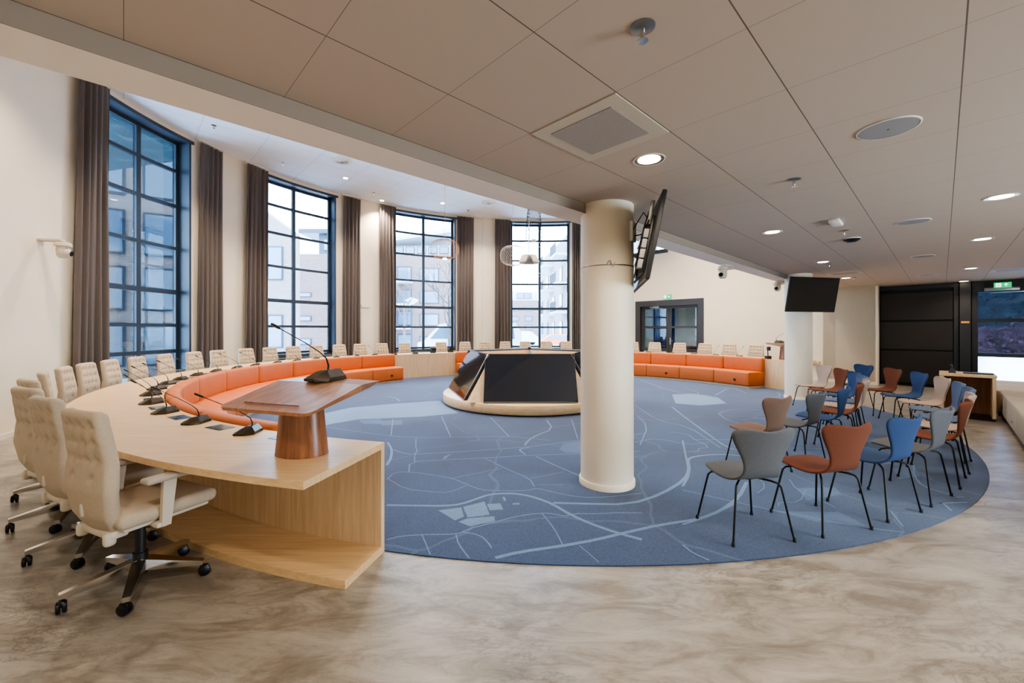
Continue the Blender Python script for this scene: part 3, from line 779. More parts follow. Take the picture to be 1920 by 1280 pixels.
# ------------------------------------------------------------------ lecterns
def make_lectern(loc, a, lab):
    t = thing('lectern', lab, 'lectern', loc, a, 'walnut lecterns on the desk ends')
    mb = MB(); mb.lathe([(.168, 0), (.166, .004), (.150, .15), (.134, .315), (.134, .33)], 40, sy=.78); mb.build('pedestal', 'walnut_side', t, ang=50)
    # top board : outline -> bent surface
    out = []
    def arc(cx, cy, r, a0, a1):
        for k in range(6):
            th = math.radians(a0+(a1-a0)*k/5); out.append((cx+r*math.cos(th), cy+r*math.sin(th)))
    arc(-.285, -.235, .05, 180, 270); arc(.285, -.235, .05, 270, 360)
    out += [(.345, .13), (.355, .29), (.10, .315), (-.28, .315), (-.335, .13)]
    def zt(y): return .315+.105*min(1, (y+.285)/.42)+.004*max(0, (y-.135)/.17)
    top = [(x, y, zt(y)) for x, y in out]
    bot = [(x*(.975 if y < .2 else .8), y-.0, zt(y)-(.018 if y < .1 else .045)) for x, y in out]
    n = len(out); mb = MB()
    cr = (.0, .135)  # bend line: split polygon
    iL = [i for i, (x, y) in enumerate(out) if y <= .131]; iU = [i for i, (x, y) in enumerate(out) if y >= .129]
    lower = [n-1]+list(range(0, 13)); upper = [12]+list(range(13, n-1+1))
    mb.add(top+bot, [lower, upper, [n+i for i in lower][::-1], [n+i for i in upper][::-1]]+[(i, (i+1) % n, n+(i+1) % n, n+i) for i in range(n)])
    tb = mb.build('reading_board', 'walnut', t, ang=12)
    mb = MB(); mb.box(-.2, .2, -.222, -.217, .335, .343); mb.build('paper_ledge', 'walnut_side', tb)
    return t
bx, by = -1.30, 2.53
inx, iny = .31, .951
make_lectern((bx, by, .74), face(inx, iny), 'walnut lectern standing on the near end of the oak desk')
m2 = dup(mic0, (bx+inx*.22-.02, by+iny*.22+.01, .74+.424), face(.9, -.25), 'large gooseneck microphone on top of the near walnut lectern', scale=(1.28, 1.28, 1.28))
del m2['group']
q = W(S_END-.45, .38)
make_lectern((q[0], q[1], .74), face(-q[2], -q[3]), 'walnut lectern on the far desk end beside the second column')
m3 = dup(mic0, (q[0]-q[2]*.22, q[1]-q[3]*.22, .74+.424), face(-q[2], -q[3]), 'gooseneck microphone on the lectern beside the second column', scale=(1.2, 1.2, 1.2)); del m3['group']
q = W(S_END-.75, .15)
t = thing('document_camera', 'small black document camera on the far desk end next to the lectern', 'camera', (q[0], q[1], .74))
MB().rbox(-.06, .06, -.06, .06, 0, .08, .008).build('base', 'blackplastic', t)
MB().tube([(0, 0, .07), (0, .01, .25), (0, -.04, .27)], .012).build('arm', 'black', t); MB().rbox(-.03, .03, -.07, .02, .22, .32, .008).build('head', 'blackplastic', t)
# small tablets on the chairman's section
for k, (px, lb) in enumerate(((845, 'small black tablet screen on the desk in front of the third window'), (812, 'small black folded screen on the desk below the third window'))):
    s = bearing_s(px, .3, 12.5, 15); q = W(s, .3)
    t = thing('tablet_screen', lb, 'tablet', (q[0], q[1], .74), math.atan2(q[3], q[2])+PI/2)
    MB().rbox(-.11, .11, -.01, .01, .02, .17, .005).build('display', 'screen', t); MB().rbox(-.08, .08, -.05, .05, 0, .02, .005).build('stand', 'blackplastic', t)

# ------------------------------------------------------------------ screen island
DC = (.33, 8.72)
isl = thing('screen_island', 'round pale oak island carrying outward leaning black screens in mid carpet', 'media island', (DC[0], DC[1], .008))
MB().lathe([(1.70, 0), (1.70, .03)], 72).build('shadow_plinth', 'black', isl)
MB().lathe([(1.765, .03), (1.775, .04), (1.775, .19), (1.765, .2)], 96).build('round_base', 'oak', isl, ang=50)
ap0, ap1 = 1.50, 1.05; zt0, zt1 = .2, 1.0
mb = MB(); vs = []
A0 = -PI/2
for ap, z in ((ap0-.02, zt0), (ap1-.02, zt1)):
    R_ = ap/math.cos(PI/5)
    for k in range(5): th = A0+PI/5+2*PI*k/5; vs.append((R_*math.cos(th), R_*math.sin(th), z))
for ap, z in ((ap1-.10, zt1), (ap1-.06, .8)):
    R_ = ap/math.cos(PI/5)
    for k in range(5): th = A0+PI/5+2*PI*k/5; vs.append((R_*math.cos(th), R_*math.sin(th), z))
mb.add(vs, [(19, 18, 17, 16, 15), (0, 1, 2, 3, 4)]+[(r_+k, r_+(k+1) % 5, r_+5+(k+1) % 5, r_+5+k) for r_ in (0, 5, 10) for k in range(5)])
mb.build('wooden_core', 'oak_side', isl, ang=10)
names5 = ['large black screen leaning on the island facing the near floor', 'black screen leaning on the island side facing the right', 'black screen on the island side facing the rear right', 'black screen on the island side facing the rear left', 'black screen leaning on the island facing the near lectern']
for k in range(5):
    th = A0+2*PI*k/5; n_ = (math.cos(th), math.sin(th))
    tilt = math.atan2(ap0-ap1, zt1-zt0)
    t = thing('display_screen', names5[k], 'screen', (DC[0]+n_[0]*(ap0+.05), DC[1]+n_[1]*(ap0+.05), .228), face(*n_), 'large screens leaning around the island')
    t.rotation_euler = (tilt, 0, face(*n_))
    MB().rbox(-.832, .832, -.045, 0, 0, .945, .004, 1).build('housing', 'anthracite', t)
    MB().box(-.822, .822, 0, .0015, .014, .934).build('panel', 'screen', t)
    m_ = MB(); m_.box(-.835, .835, -.02, .003, -.006, .002); m_.box(-.834, .834, -.012, .002, .944, .947); m_.box(-.834, -.832, -.012, .002, 0, .945); m_.box(.832, .834, -.012, .002, 0, .945)
    m_.build('edge_trim', 'steel', t)
t = thing('conference_camera', 'small grey conference camera on top of the island', 'camera', (DC[0]+.0, DC[1]-.95, 1.035))
MB().lathe([(.04, 0), (.045, .02), (.03, .05), (.025, .09)], 16).build('base', 'grille', t); MB().sphere((0, 0, .11), .035).build('lens_ball', 'blackplastic', t)

# ------------------------------------------------------------------ shell chairs
def make_shell():
    t = thing('shell_chair', 'x', 'chair')
    st = [(.236, .432, .10), (.226, .444, .15), (.20, .452, .183), (.14, .452, .203), (.06, .444, .212), (-.02, .438, .212), (-.09, .438, .198), (-.145, .447, .175), (-.183, .470, .155),
          (-.202, .505, .142), (-.212, .55, .142), (-.222, .60, .155), (-.234, .655, .177), (-.247, .71, .207), (-.258, .75, .226), (-.266, .78, .230), (-.272, .80, .215), (-.276, .812, .185)]
    n = 14; vs = []
    for j, (y, z, hw) in enumerate(st):
        k = max(0, (z-.5)/.32) if y < -.15 else 0
        for i in range(n+1):
            f = -1+2*i/n; x = f*hw
            dz = 0
            if k > .8: dz = (k-.8)/.2*(.010*math.exp(-((abs(f)-.68)/.34)**2)-.012*(1-abs(f))**2)
            yy = y+.055*k*f*f+(.012*f*f if y < -.15 else 0)
            zz = z+dz-(.010*f*f if y > -.1 else 0)
            vs.append((x*(1.06 if y < -.15 and z > .6 else 1), yy, zz))
    fs = [(j*(n+1)+i, j*(n+1)+i+1, (j+1)*(n+1)+i+1, (j+1)*(n+1)+i) for j in range(len(st)-1) for i in range(n)]
    o = MB().add(vs, fs).build('seat_shell', 'f_grey', t, ang=80)
    md = o.modifiers.new('t', 'SOLIDIFY'); md.thickness = .02; md.offset = 0
    md = o.modifiers.new('s', 'SUBSURF'); md.levels = 1; md.render_levels = 1
    MB().lathe([(.075, .408), (.08, .415), (.08, .425)], 20).build('underseat_plate', 'black', t)
    for sx in (-1, 1):
        for sy in (-1, 1):
            mb = MB(); mb.tube([(sx*.05, sy*.035, .413), (sx*.13, sy*.115, .407), (sx*.163, sy*.145, .398), (sx*.176, sy*.16, .375), (sx*.182, sy*.166, .34), (sx*.235, sy*.213, .012)], .0075, 8)
            lg = mb.build('leg', 'black', t, ang=60)
            MB().lathe([(.012, 0), (.012, .012), (.009, .03)], 10, T=Matrix.Translation((sx*.235, sy*.213, .008))).build('foot_cap', 'blackplastic', lg)
    return t
shell0 = make_shell()
CC = (.75, 8.6)
outer = [(10.0, 5.63, 'f_grey', 'grey'), (17.0, 5.65, 'f_rust', 'rust orange'), (24.0, 5.64, 'f_blue', 'blue'), (30.7, 5.65, 'f_grey', 'grey'), (38, 5.67, 'f_rust', 'rust orange'), (44.4, 5.69, 'f_beige', 'beige'),
         (50.5, 5.75, 'f_slate', 'slate blue'), (56.8, 5.8, 'f_slate', 'slate blue'), (63.3, 5.86, 'f_beige', 'beige'), (70.2, 5.9, 'f_blue', 'blue'), (77, 5.92, 'f_rust', 'rust red'), (84.2, 5.94, 'f_blue', 'blue')]
inner = [(24.0, 4.62, 'f_brown', 'taupe brown'), (32.2, 4.65, 'f_grey', 'grey'), (40.3, 4.70, 'f_blue', 'blue'), (47.3, 4.77, 'f_rust', 'rust orange'), (53.5, 4.84, 'f_beige', 'beige'), (60, 4.9, 'f_slate', 'slate blue'),
         (67.2, 4.96, 'f_blue', 'blue'), (73.8, 5.0, 'f_rust', 'rust red'), (81, 5.04, 'f_beige', 'beige')]
first = True
for row, nm in ((outer, 'outer'), (inner, 'inner')):
    for k, (ang, r, m, cn) in enumerate(row):
        a = math.radians(ang); x = CC[0]+r*math.sin(a); y = CC[1]-r*math.cos(a)
        rz = face(CC[0]-x, CC[1]-y)+random.uniform(-.06, .06)
        lab = '%s fabric shell chair, %s of the %s row counting from the near end' % (cn, ORD[k], nm)
        g = 'fabric shell chairs in two curved rows on the carpet'
        sw = {'seat_shell': m}
        if first:
            shell0.location = (x, y, .0); shell0.rotation_euler = (0, 0, rz); shell0['label'] = lab; shell0['group'] = g; first = False
        else: dup(shell0, (x, y, 0), rz, lab, g, sw)

# ------------------------------------------------------------------ columns
def column(c, lab):
    t = thing('column', lab, 'column', (c[0], c[1], 0))
    MB().lathe([(.253, .06), (.253, CEIL)], 64).build('shaft', 'column', t, ang=50)
    MB().lathe([(.268, .006), (.268, .055), (.262, .065), (.25, .065)], 64).build('skirting_ring', 'column', t, ang=50)
    return t
C1 = (.93, 4.01); C2 = (6.235, 8.9)
c1 = column(C1, 'thick white round column on the carpet in front of the island')
MB().lathe([(.2545, 2.095), (.2565, 2.1), (.2545, 2.105)], 64).build('wire_strap', 'steel', c1)
mb = MB()
a0 = math.atan2(-C1[1], -C1[0])+.12
T = Matrix.Translation((.258*math.cos(a0), .258*math.sin(a0), 2.1)) @ Matrix.Rotation(a0, 4, 'Z')
mb.tube([(0, -.03, .0), (.01, -.02, .03), (.012, 0, .035), (.012, .01, .0), (.012, .03, -.012), (.01, .04, .02)], .004, 6, T=T); mb.build('strap_buckle', 'steel', c1)
mb = MB(); T = Matrix.Rotation(-.62, 4, 'Z')
mb.rbox(.245, .275, -.05, .05, 2.33, 2.52, .005, T=T); mb.build('socket_plate', 'white', c1)
c2 = column(C2, 'white round column further away, behind the shell chairs')

# ------------------------------------------------------------------ wall mounted televisions
def tv(loc, n_, lab, back=False, tilt=.17):
    t = thing('television', lab, 'television', loc); t.rotation_euler = (tilt, 0, face(*n_)) if False else (-tilt, 0, face(*n_))
    MB().rbox(-.615, .615, -.035, 0, -.355, .355, .006, 1).build('housing', 'blackplastic', t)
    MB().box(-.6, .6, 0, .002, -.34, .345).build('panel', 'screen', t)
    MB().rbox(-.42, .42, -.06, -.03, -.28, .2, .01).build('back_cover', 'blackplastic', t)
    mb = MB(); mb.box(-.25, -.2, -.075, -.06, -.25, .25); mb.box(.2, .25, -.075, -.06, -.25, .25); mb.box(-.3, .3, -.09, -.075, .05, .1); mb.box(-.3, .3, -.09, -.075, -.12, -.07)
    mb.build('mounting_rail', 'steel', t)
    if back:
        for i in range(4): MB().rbox(.34, .44, -.10, -.06, -.25+i*.085, -.25+i*.085+.075, .005).build('adapter_box', 'grille', t)
        MB().rbox(.38, .43, -.09, -.06, .12, .32, .005).build('connector_strip', 'steel', t)
        for i in range(5):
            mb = MB(); pts = []
            for k in range(14):
                f = k/13; pts.append((.3+.12*f+.03*math.sin(5*f+i), -.08-.03*math.sin(PI*f), -.3+.55*f*(1-.1*i)+.03*math.sin(9*f+i*2)))
            mb.tube(pts, .005, 6); mb.build('cable', 'black', t, ang=60)
    return t
tvn = Vector((.98, -.2)).normalized()
tv((1.27, 3.80, 2.245), tvn, 'flat television seen edge-on from behind, bracketed to the near column', True, .19)
tv((6.16, 8.36, 2.215), Vector((.215, -.977)).normalized(), 'flat black television facing the room on the far column')
t = thing('television_bracket', 'steel bracket arm holding the television to the near column', 'bracket', (1.18, 3.9, 2.2))
MB().tube([(0, 0, 0), (.03, -.03, 0)], .02).build('arm', 'steel', t)
t = thing('television_bracket', 'steel bracket arm behind the television on the far column', 'bracket', (6.2, 8.5, 2.2))
MB().tube([(0, -.05, 0), (.02, .16, 0)], .03).build('arm', 'steel', t)
mb = MB(); mb.tube([(1.13, 3.84, 2.43), (1.16, 3.75, 2.50), (1.19, 3.7, 2.56), (1.205, 3.62, 2.48)], .005, 6); mb.tube([(1.15, 3.83, 2.38), (1.18, 3.75, 2.37), (1.205, 3.65, 2.38)], .006, 6)
tag(mb.build('power_cable', 'black', ang=60), 'black power cables running from near column socket to the television', 'cable')

# ------------------------------------------------------------------ ptz cameras
def ptz(loc, a, lab, s=1.0, arm=.18):
    t = thing('dome_camera', lab, 'camera', loc, a, 'white motorised cameras on wall brackets'); t.scale = (s, s, s)
    mb = MB(); mb.rbox(-.02, 0, -.05, .05, -.04, .04, .005); mb.rbox(-.01, arm, -.035, .035, .0, .025, .005); mb.build('bracket', 'beigeplastic', t)
    mb = MB(); mb.lathe([(.06, -.01), (.068, -.03), (.068, -.05)], 24, T=Matrix.Translation((arm, 0, 0))); mb.lathe([(.05, -.05), (.055, -.08), (.05, -.15), (.035, -.17)], 24, T=Matrix.Translation((arm, 0, 0)))
    mb.build('body', 'beigeplastic', t, ang=50)
    mb = MB(); mb.sphere((arm+.03, 0, -.115), .046, 16, 10); mb.build('camera_head', 'beigeplastic', t, ang=60)
    mb = MB(); mb.lathe([(.028, 0), (.028, .05), (.02, .052)], 16, T=Matrix.Translation((arm+.025, 0, -.115)) @ Matrix.Rotation(1.1, 4, 'X') @ Matrix.Rotation(PI/2+.4, 4, 'Y')); mb.build('lens', 'black', t, ang=40)
s_ = bearing_s(74, WD, 4.5, 7); q = W(s_, WD)
ptz((q[0], q[1], EYE+(618-452)/F*q[1]), math.atan2(.12, 1), 'white motorised camera on a bracket on the plain left wall', 1.45, .22)
p = uv(7.0, VB0+.14)
def v_beam(px, v):
    k = (px-CX)/F; Y = v/(-.6887*k+.725); return k*Y, Y
for px, lb in ((1368, 'white motorised camera below the beam, nearer of the pair between the columns'), (1466, 'white motorised camera below the beam next to the far column')):
    x, y = v_beam(px, VB1-.1); ptz((x, y, CEIL-.115), AU+PI*.93, lb, 1.25, .16)

# ------------------------------------------------------------------ ceiling fixtures
def zlow(x, y, z=CEIL):
    Y = (z-EYE)*F/(CY-y); return ((x-CX)/F*Y, Y)
LAMP = 3.7
def lamp_spot(x, y, z, power, size=2.5, blend=.9, col=(1, .83, .64), rad=.07):
    l = bpy.data.lights.new('spot', 'SPOT'); l.energy = power*LAMP; l.spot_size = size; l.spot_blend = blend; l.color = col; l.shadow_soft_size = rad
    o = bpy.data.objects.new('downlight_or_fill', l); COL.objects.link(o); o.location = (x, y, z); return o
dl_n = 0
def make_downlight(loc, lab, r=.1, group='round recessed downlights in the low ceiling'):
    t = thing('downlight', lab, 'ceiling light', loc, 0, group)
    MB().lathe([(r, -.004), (r+.01, -.004), (r+.01, .0), (r, .001)], 32, close=False).build('trim_ring', 'white', t)
    MB().lathe([(r, -.003), (r*.78, .0), (r*.76, .0)], 32, close=False).build('reflector', 'ledring', t)
    MB().lathe([(r*.76, -.0025), (r*.3, -.004), (.001, -.0045)], 32, close=True).build('diffuser', 'led', t)
    return t
LOW = [((1217, 299), 'brightest round downlight beside the square air vent'), ((1448, 435), 'round downlight above the far sofa, second in its row from the vent'), ((1543, 491), 'round downlight near the far column, third in its row from the vent'),
       ((1877, 369), 'round downlight nearest the camera on the right-hand row'), ((1842, 448), 'round downlight second along the right-hand row'), ((1820, 503), 'round downlight third along the right-hand row'), ((1807, 527), 'round downlight last of the right-hand row by the folding wall'),
       ((1586, 521), 'round downlight far away beyond the far column television')]
for (x, y), lb in LOW:
    X, Y = zlow(x, y); make_downlight((X, Y, CEIL-.001), lb)
SPOTS = []
for u in (-.4, 2.69, 5.78, 8.87, 11.9): SPOTS.append((u, 1.43))
for u in (-.4, 2.69, 5.75, 8.24, 11.9, 14.6): SPOTS.append((u, -.365))
for u in (-.4, 2.69, 5.75, 8.24, 11.9): SPOTS.append((u, -2.8))
for u, v in SPOTS:
    x, y, _ = uv(u, v); lamp_spot(x, y, CEIL-.03, 12)
# speakers
SPK = [((1665, 240), 'large round grey ceiling speaker nearest the camera'), ((1712, 415), 'round grey ceiling speaker second from the camera'), ((1730, 480), 'round grey ceiling speaker third from the camera'), ((1739, 515), 'round grey ceiling speaker farthest, near the folding wall')]
for (x, y), lb in SPK:
    X, Y = zlow(x, y); t = thing('ceiling_speaker', lb, 'speaker', (X, Y, CEIL-.001), 0, 'round grey speakers in the low ceiling')
    MB().lathe([(.001, -.008), (.08, -.0075), (.135, -.005), (.138, 0)], 40).build('grille_disc', 'grille', t, ang=50)
    MB().lathe([(.138, -.006), (.146, -.005), (.147, 0), (.138, 0)], 40, close=False).build('rim_ring', 'white', t)
    MB().lathe([(.001, -.0095), (.006, -.009), (.006, -.006)], 10).build('badge', 'blackplastic', t)
# air vents (square tiles)
def vent(u0, v0, lab, w=.6, h=.6):
    t = thing('air_vent', lab, 'air vent', uv(u0, v0, CEIL), AU, 'square perforated air vents in the low ceiling')
    mb = MB(); mb.box(.005, w-.005, .005, h-.005, -.006, 0); mb.build('vent_frame', MATV_FRAME, t, ang=0)
    mb = MB(); mb.box(.09, w-.09, .09, h-.09, -.009, -.005); mb.build('perforated_plate', MATV, t, ang=0)
def dots_mat(name, c1, c2, sc):
    m, nt, b = new_mat(name)
    tc = nt.nodes.new('ShaderNodeTexCoord'); vo = nt.nodes.new('ShaderNodeTexVoronoi'); vo.inputs['Scale'].default_value = sc; vo.inputs['Randomness'].default_value = 0
    nt.links.new(tc.outputs['Object'], vo.inputs['Vector'])
    l = math_node(nt, 'LESS_THAN', vo.outputs['Distance'], .36)
    mx = nt.nodes.new('ShaderNodeMixRGB'); nt.links.new(l, mx.inputs[0]); mx.inputs[1].default_value = srgb(*c1); mx.inputs[2].default_value = srgb(*c2)
    nt.links.new(mx.outputs[0], b.inputs['Base Color']); b.inputs['Roughness'].default_value = .7
    return m
MATV = dots_mat('perforated vent', (190, 182, 172), (95, 88, 82), 120)
MATV_FRAME = mat('vent frame', (196, 186, 168), .7)
vent(1.8, 1.135, 'large square perforated air vent beside the brightest downlight')
vent(10.8, 1.135, 'small looking air vent far away near the far column')
vent(12.6, -1.265, 'air vent in the ceiling in front of the end window')
# sprinklers
SPR = [((1205, 50), 'blue-rimmed chrome sprinkler nearest the camera', CEIL), ((1489, 336), 'chrome sprinkler beyond the square vent', CEIL), ((1583, 432), 'chrome sprinkler by the white emergency lamp', CEIL), ((1555, 495), 'chrome sprinkler close to the far column downlight', CEIL), ((1601, 520), 'chrome sprinkler farthest along the low ceiling', CEIL),
       ((401, 235), 'sprinkler in the high ceiling above the first curtain pair', HIGH), ((530, 305), 'sprinkler in the high ceiling above the second window', HIGH), ((701, 361), 'sprinkler in the high ceiling between second and third windows', HIGH), ((878, 394), 'sprinkler in the high ceiling near the ceiling air diffuser', HIGH)]
for (x, y), lb, z in SPR:
    X, Y = zlow(x, y, z); t = thing('sprinkler', lb, 'sprinkler', (X, Y, z-.001), 0, 'ceiling sprinklers')
    MB().lathe([(.048, 0), (.048, -.004), (.02, -.01), (.014, -.012)], 24).build('rose', 'steel', t)
    mb = MB(); mb.lathe([(.009, -.01), (.009, -.035), (.005, -.05)], 12); mb.lathe([(.022, -.055), (.022, -.058)], 12); mb.build('nozzle', 'chrome', t)
# emergency light, smoke detector
X, Y = zlow(1567, 414); t = thing('emergency_light', 'white rectangular emergency lamp on the low ceiling', 'emergency light', (X, Y, CEIL), AU)
MB().rbox(-.14, .14, -.05, .05, -.04, 0, .012).build('case', 'white', t)
X, Y = zlow(1597, 447); t = thing('smoke_detector', 'black domed detector on the low ceiling past the emergency lamp', 'detector', (X, Y, CEIL), 0)
MB().lathe([(.09, 0), (.09, -.02), (.05, -.045), (.001, -.05)], 32).build('dome', 'blackplastic', t, ang=50); MB().lathe([(.095, 0), (.095, -.01)], 32).build('mount_ring', 'white', t)
# high ceiling downlights / diffusers
for (x, y), lb in (((648, 334), 'downlight in the high ceiling above the second window'), ((716, 376), 'downlight in the high ceiling washing the wall by the third window'), ((830, 381), 'downlight in the high ceiling above the third window'), ((568, 264), 'downlight in the high ceiling partly hidden by the beam')):
    X, Y = zlow(x, y, HIGH); make_downlight((X, Y, HIGH-.001), lb, .09, 'round downlights in the high ceiling')
    lamp_spot(X, Y, HIGH-.03, 80, 1.9, .8)
for (x, y), lb in (((641, 301), 'round white air diffuser in the high ceiling above the second window'), ((916, 379), 'round white air diffuser in the high ceiling above the third curtain pair')):
    X, Y = zlow(x, y, HIGH); t = thing('air_diffuser', lb, 'air diffuser', (X, Y, HIGH), 0, 'round air diffusers in the high ceiling')
    mb = MB()
    for r0, r1, z in ((.26, .20, -.02), (.18, .13, -.035), (.11, .06, -.045)): mb.lathe([(r0, -.0), (r0, -.01), (r1, z), (r1-.01, z+.005)], 32, close=False)
    mb.build('cone_rings', 'white', t, ang=50); MB().lathe([(.05, -.05), (.05, 0)], 20).build('centre_cap', 'grille', t)
MAT['soffit'] = tile_ceiling('outdoor soffit', (70, 100, 112), (150, 170, 176), .02, .02)
mb = MB(); sweep(mb, 5.0, 9.1, [(WD+.45, 5.95), (WD+.45, 6.1), (WD+5.2, 6.1), (WD+5.2, 5.95)], step=.3)
o = mb.build('ceiling_canopy', 'soffit', ang=0); tag(o, kind='structure')
# unseen fill spots added under the high ceiling, beyond the visible downlights
for s in (5.2, 7.6, 15.5, 17.6, 19.5, 21.5, 23.0): 
    q = W(s, .9); lamp_spot(q[0], q[1], HIGH-.03, 60, 1.9, .8)
for (x, y) in ((-1.5, 7.5), (2.5, 7.5), (-1.5, 11), (2.5, 11), (5.5, 9.2), (-3.2, 6.0), (3.5, 6.6), (5.2, 11.8)): lamp_spot(x, y, HIGH-.03, 85, 2.0, .8)

# exit signs
def exit_sign(T, lab, w, h, arrow):
    t = thing('exit_sign', lab, 'exit sign'); t.matrix_world = T      # local x right, z up, -y faces viewer
    MB().rbox(-w/2, w/2, 0, .03, -h/2, h/2, .004).build('sign_box', 'exitgreen', t)
    mb = MB(); y = -.002; hh = h*.36
    def q(pts): mb.add([(x*hh, y, z*hh) for x, z in pts], [list(range(len(pts)))])
    ox = -1.35
    q([(ox-1, -1), (ox+.9, -1), (ox+.9, 1), (ox-1, 1)])
    mb.build('door_symbol', 'exitwhite', t, ang=0)
    mb = MB(); y = -.006
    q([(ox-.25, .15), (ox+.25, .3), (ox+.05, -.25), (ox-.35, -.3)]); q([(ox+.05, .45), (ox+.3, .45), (ox+.3, .75), (ox+.05, .75)])
    q([(ox-.35, -.2), (ox-.15, -.3), (ox-.55, -.9), (ox-.75, -.8)]); q([(ox-.1, -.2), (ox+.1, -.2), (ox+.55, -.55), (ox+.4, -.7)]); q([(ox+.2, .3), (ox+.3, .15), (ox+.7, .25), (ox+.65, .4)]); q([(ox-.25, .25), (ox-.2, .1), (ox-.7, -.05), (ox-.75, .1)])
    mb.build('runner_symbol', 'exitgreen', t, ang=0)
    mb = MB(); y = -.002; ax = 1.15
    if arrow == 'up': pts = [[(ax-.14, -.8), (ax+.14, -.8), (ax+.14, .5), (ax-.14, .5)], [(ax, .95), (ax-.75, .15), (ax-.5, -.05), (ax, .5)], [(ax, .95), (ax, .5), (ax+.5, -.05), (ax+.75, .15)]]
    else: pts = [[(ax-.14, -.8), (ax+.14, -.8), (ax+.14, .8), (ax-.14, .8)], [(ax-.75, -.14), (ax+.75, -.14), (ax+.75, .14), (ax-.75, .14)]]
    for p_ in pts: q(p_)
    mb.build('arrow_symbol', 'exitwhite', t, ang=0)
    return t
p = PY(1880, 534, 9.6)
exit_sign(Matrix.Translation(p) @ Matrix.Rotation(AU-PI/2, 4, 'Z'), 'green running man exit sign hanging before the end window', .27, .125, 'up')
p = uv(UR-.04, vat(1252, UR)); 
exit_sign(Matrix.Translation((p[0], p[1], EYE+(618-556)/F*p[1])) @ Matrix.Rotation(AU-PI/2, 4, 'Z'), 'green exit sign on the wall above the grey double door', .32, .16, 'cross')

# ------------------------------------------------------------------ double door on the right wall
def ubox(mb, u0, u1, v0, v1, z0, z1): return mb.box(u0, u1, v0, v1, z0, z1)
door = thing('door_1', None, None); door['kind'] = 'structure'; door.rotation_euler = (0, 0, AU)
mb = MB(); mb.box(UR-.03, UR+.3, DV0-.0, DV0+.2, 0, DZ); mb.box(UR-.03, UR+.3, DV1-.2, DV1, 0, DZ); mb.box(UR-.03, UR+.3, DV0+.2, DV1-.2, DZ-.22, DZ); mb.build('door_frame', 'anthracite', door, ang=0)
vm = (DV0+DV1)/2
for k, (a, b) in enumerate(((DV0+.2, vm-.005), (vm+.005, DV1-.2))):
    mb = MB(); u0, u1 = UR+.1, UR+.16; z1 = DZ-.22
    mb.box(u0, u1, a, a+.1, .01, z1); mb.box(u0, u1, b-.1, b, .01, z1)
    for za, zb in ((.01, .12), (.68, .80), (1.56, 1.64), (z1-.1, z1)): mb.box(u0, u1, a+.1, b-.1, za, zb)
    leaf = mb.build('door_leaf', 'anthracite', door, ang=0)
    mb = MB(); mb.box(u0+.025, u0+.032, a+.1, b-.1, .8, z1-.1); mb.build('glass', 'glass_teal', leaf, ang=0)
    mb = MB(); mb.box(u0+.025, u0+.032, a+.1, b-.1, .12, .68); mb.build('frosted_pane', 'frosted', leaf, ang=0)
    if k == 0:
        mb = MB(); mb.box(u0-.015, u0, b-.07, b-.03, .95, 1.2); mb.tube([(u0-.01, b-.05, 1.08), (u0-.06, b-.05, 1.08), (u0-.06, b-.18, 1.08)], .01); mb.build('handle', 'steel', leaf)
    else:
        mb = MB(); mb.rbox(u0-.06, u0, a+.35, a+.75, z1-.06, z1, .006); mb.rbox(u0-.07, u0-.045, a+.2, a+.7, z1-.1, z1-.08, .004); mb.build('door_closer', 'steel', leaf)
# lobby behind the door
mb = MB(); mb.box(UR+.35, UR+3.6, DV0-1, DV1+1.6, -.02, 0); mb.box(UR+3.6, UR+3.7, DV0-1, DV1+1.6, 0, 2.7); mb.box(UR+.35, UR+3.6, DV1+1.6, DV1+1.7, 0, 2.7); mb.box(UR+.35, UR+3.6, DV0-1.1, DV0-1, 0, 2.7); mb.box(UR+.35, UR+3.7, DV0-1, DV1+1.7, 2.7, 2.8)
o = mb.build('wall_lobby', 'wall', ang=0, rotz=AU); tag(o, kind='structure')
lamp_spot(*uv(UR+1.8, vm)[:2], 2.6, 110, 2.8)  # unseen spot added to brighten the lobby behind the door glass
mb = MB(); vs = []
for j in (0, 1):
    for i in range(61): vs.append((UR+1.5+.05*math.sin(i*.9), DV1-.9+.9*i/60, .05 if j == 0 else 2.65))
mb.add(vs, [(i, i+1, 62+i, 61+i) for i in range(60)])
tag(mb.build('curtain', 'bluecurtain', ang=60, rotz=AU, nofix=True), 'blue curtain seen through the glass of the grey double door', 'curtain')
for k, (u_, v_) in enumerate(((UR+1.6, DV0+.7), (UR+1.9, DV0+1.3))):
    t = thing('lobby_armchair', ['low red brown armchair in the lobby seen through the right door leaf', 'low grey brown armchair in the lobby seen through the middle of the doors'][k], 'armchair', uv(u_, v_), AU+1+k)
    MB().rbox(-.35, .35, -.3, .35, .15, .45, .05, 3).build('seat', ['f_rust', 'f_brown'][k], t, ang=50); MB().rbox(-.35, .35, .2, .36, .4, .85, .05, 3).build('backrest', ['f_rust', 'f_brown'][k], t, ang=50)
    for sx in (-.3, .3): MB().tube([(sx, 0, 0), (sx, 0, .16)], .02).build('leg', 'black', t)
# high window on the right wall
hw = thing('window_5', None, None); hw['kind'] = 'structure'; hw.rotation_euler = (0, 0, AU)
mb = MB(); a, b = HWV, HW1
mb.box(UR-.02, UR+.3, a, a+.1, 4.4, 5.7); mb.box(UR-.02, UR+.3, b-.1, b, 4.4, 5.7); mb.box(UR-.02, UR+.3, a+.1, b-.1, 4.4, 4.55); mb.box(UR-.02, UR+.3, a+.1, b-.1, 5.6, 5.7); mb.build('frame', 'anthracite', hw, ang=0)
MB().box(UR+.15, UR+.156, a+.1, b-.1, 4.55, 5.6).build('glass', 'glass', hw, ang=0)

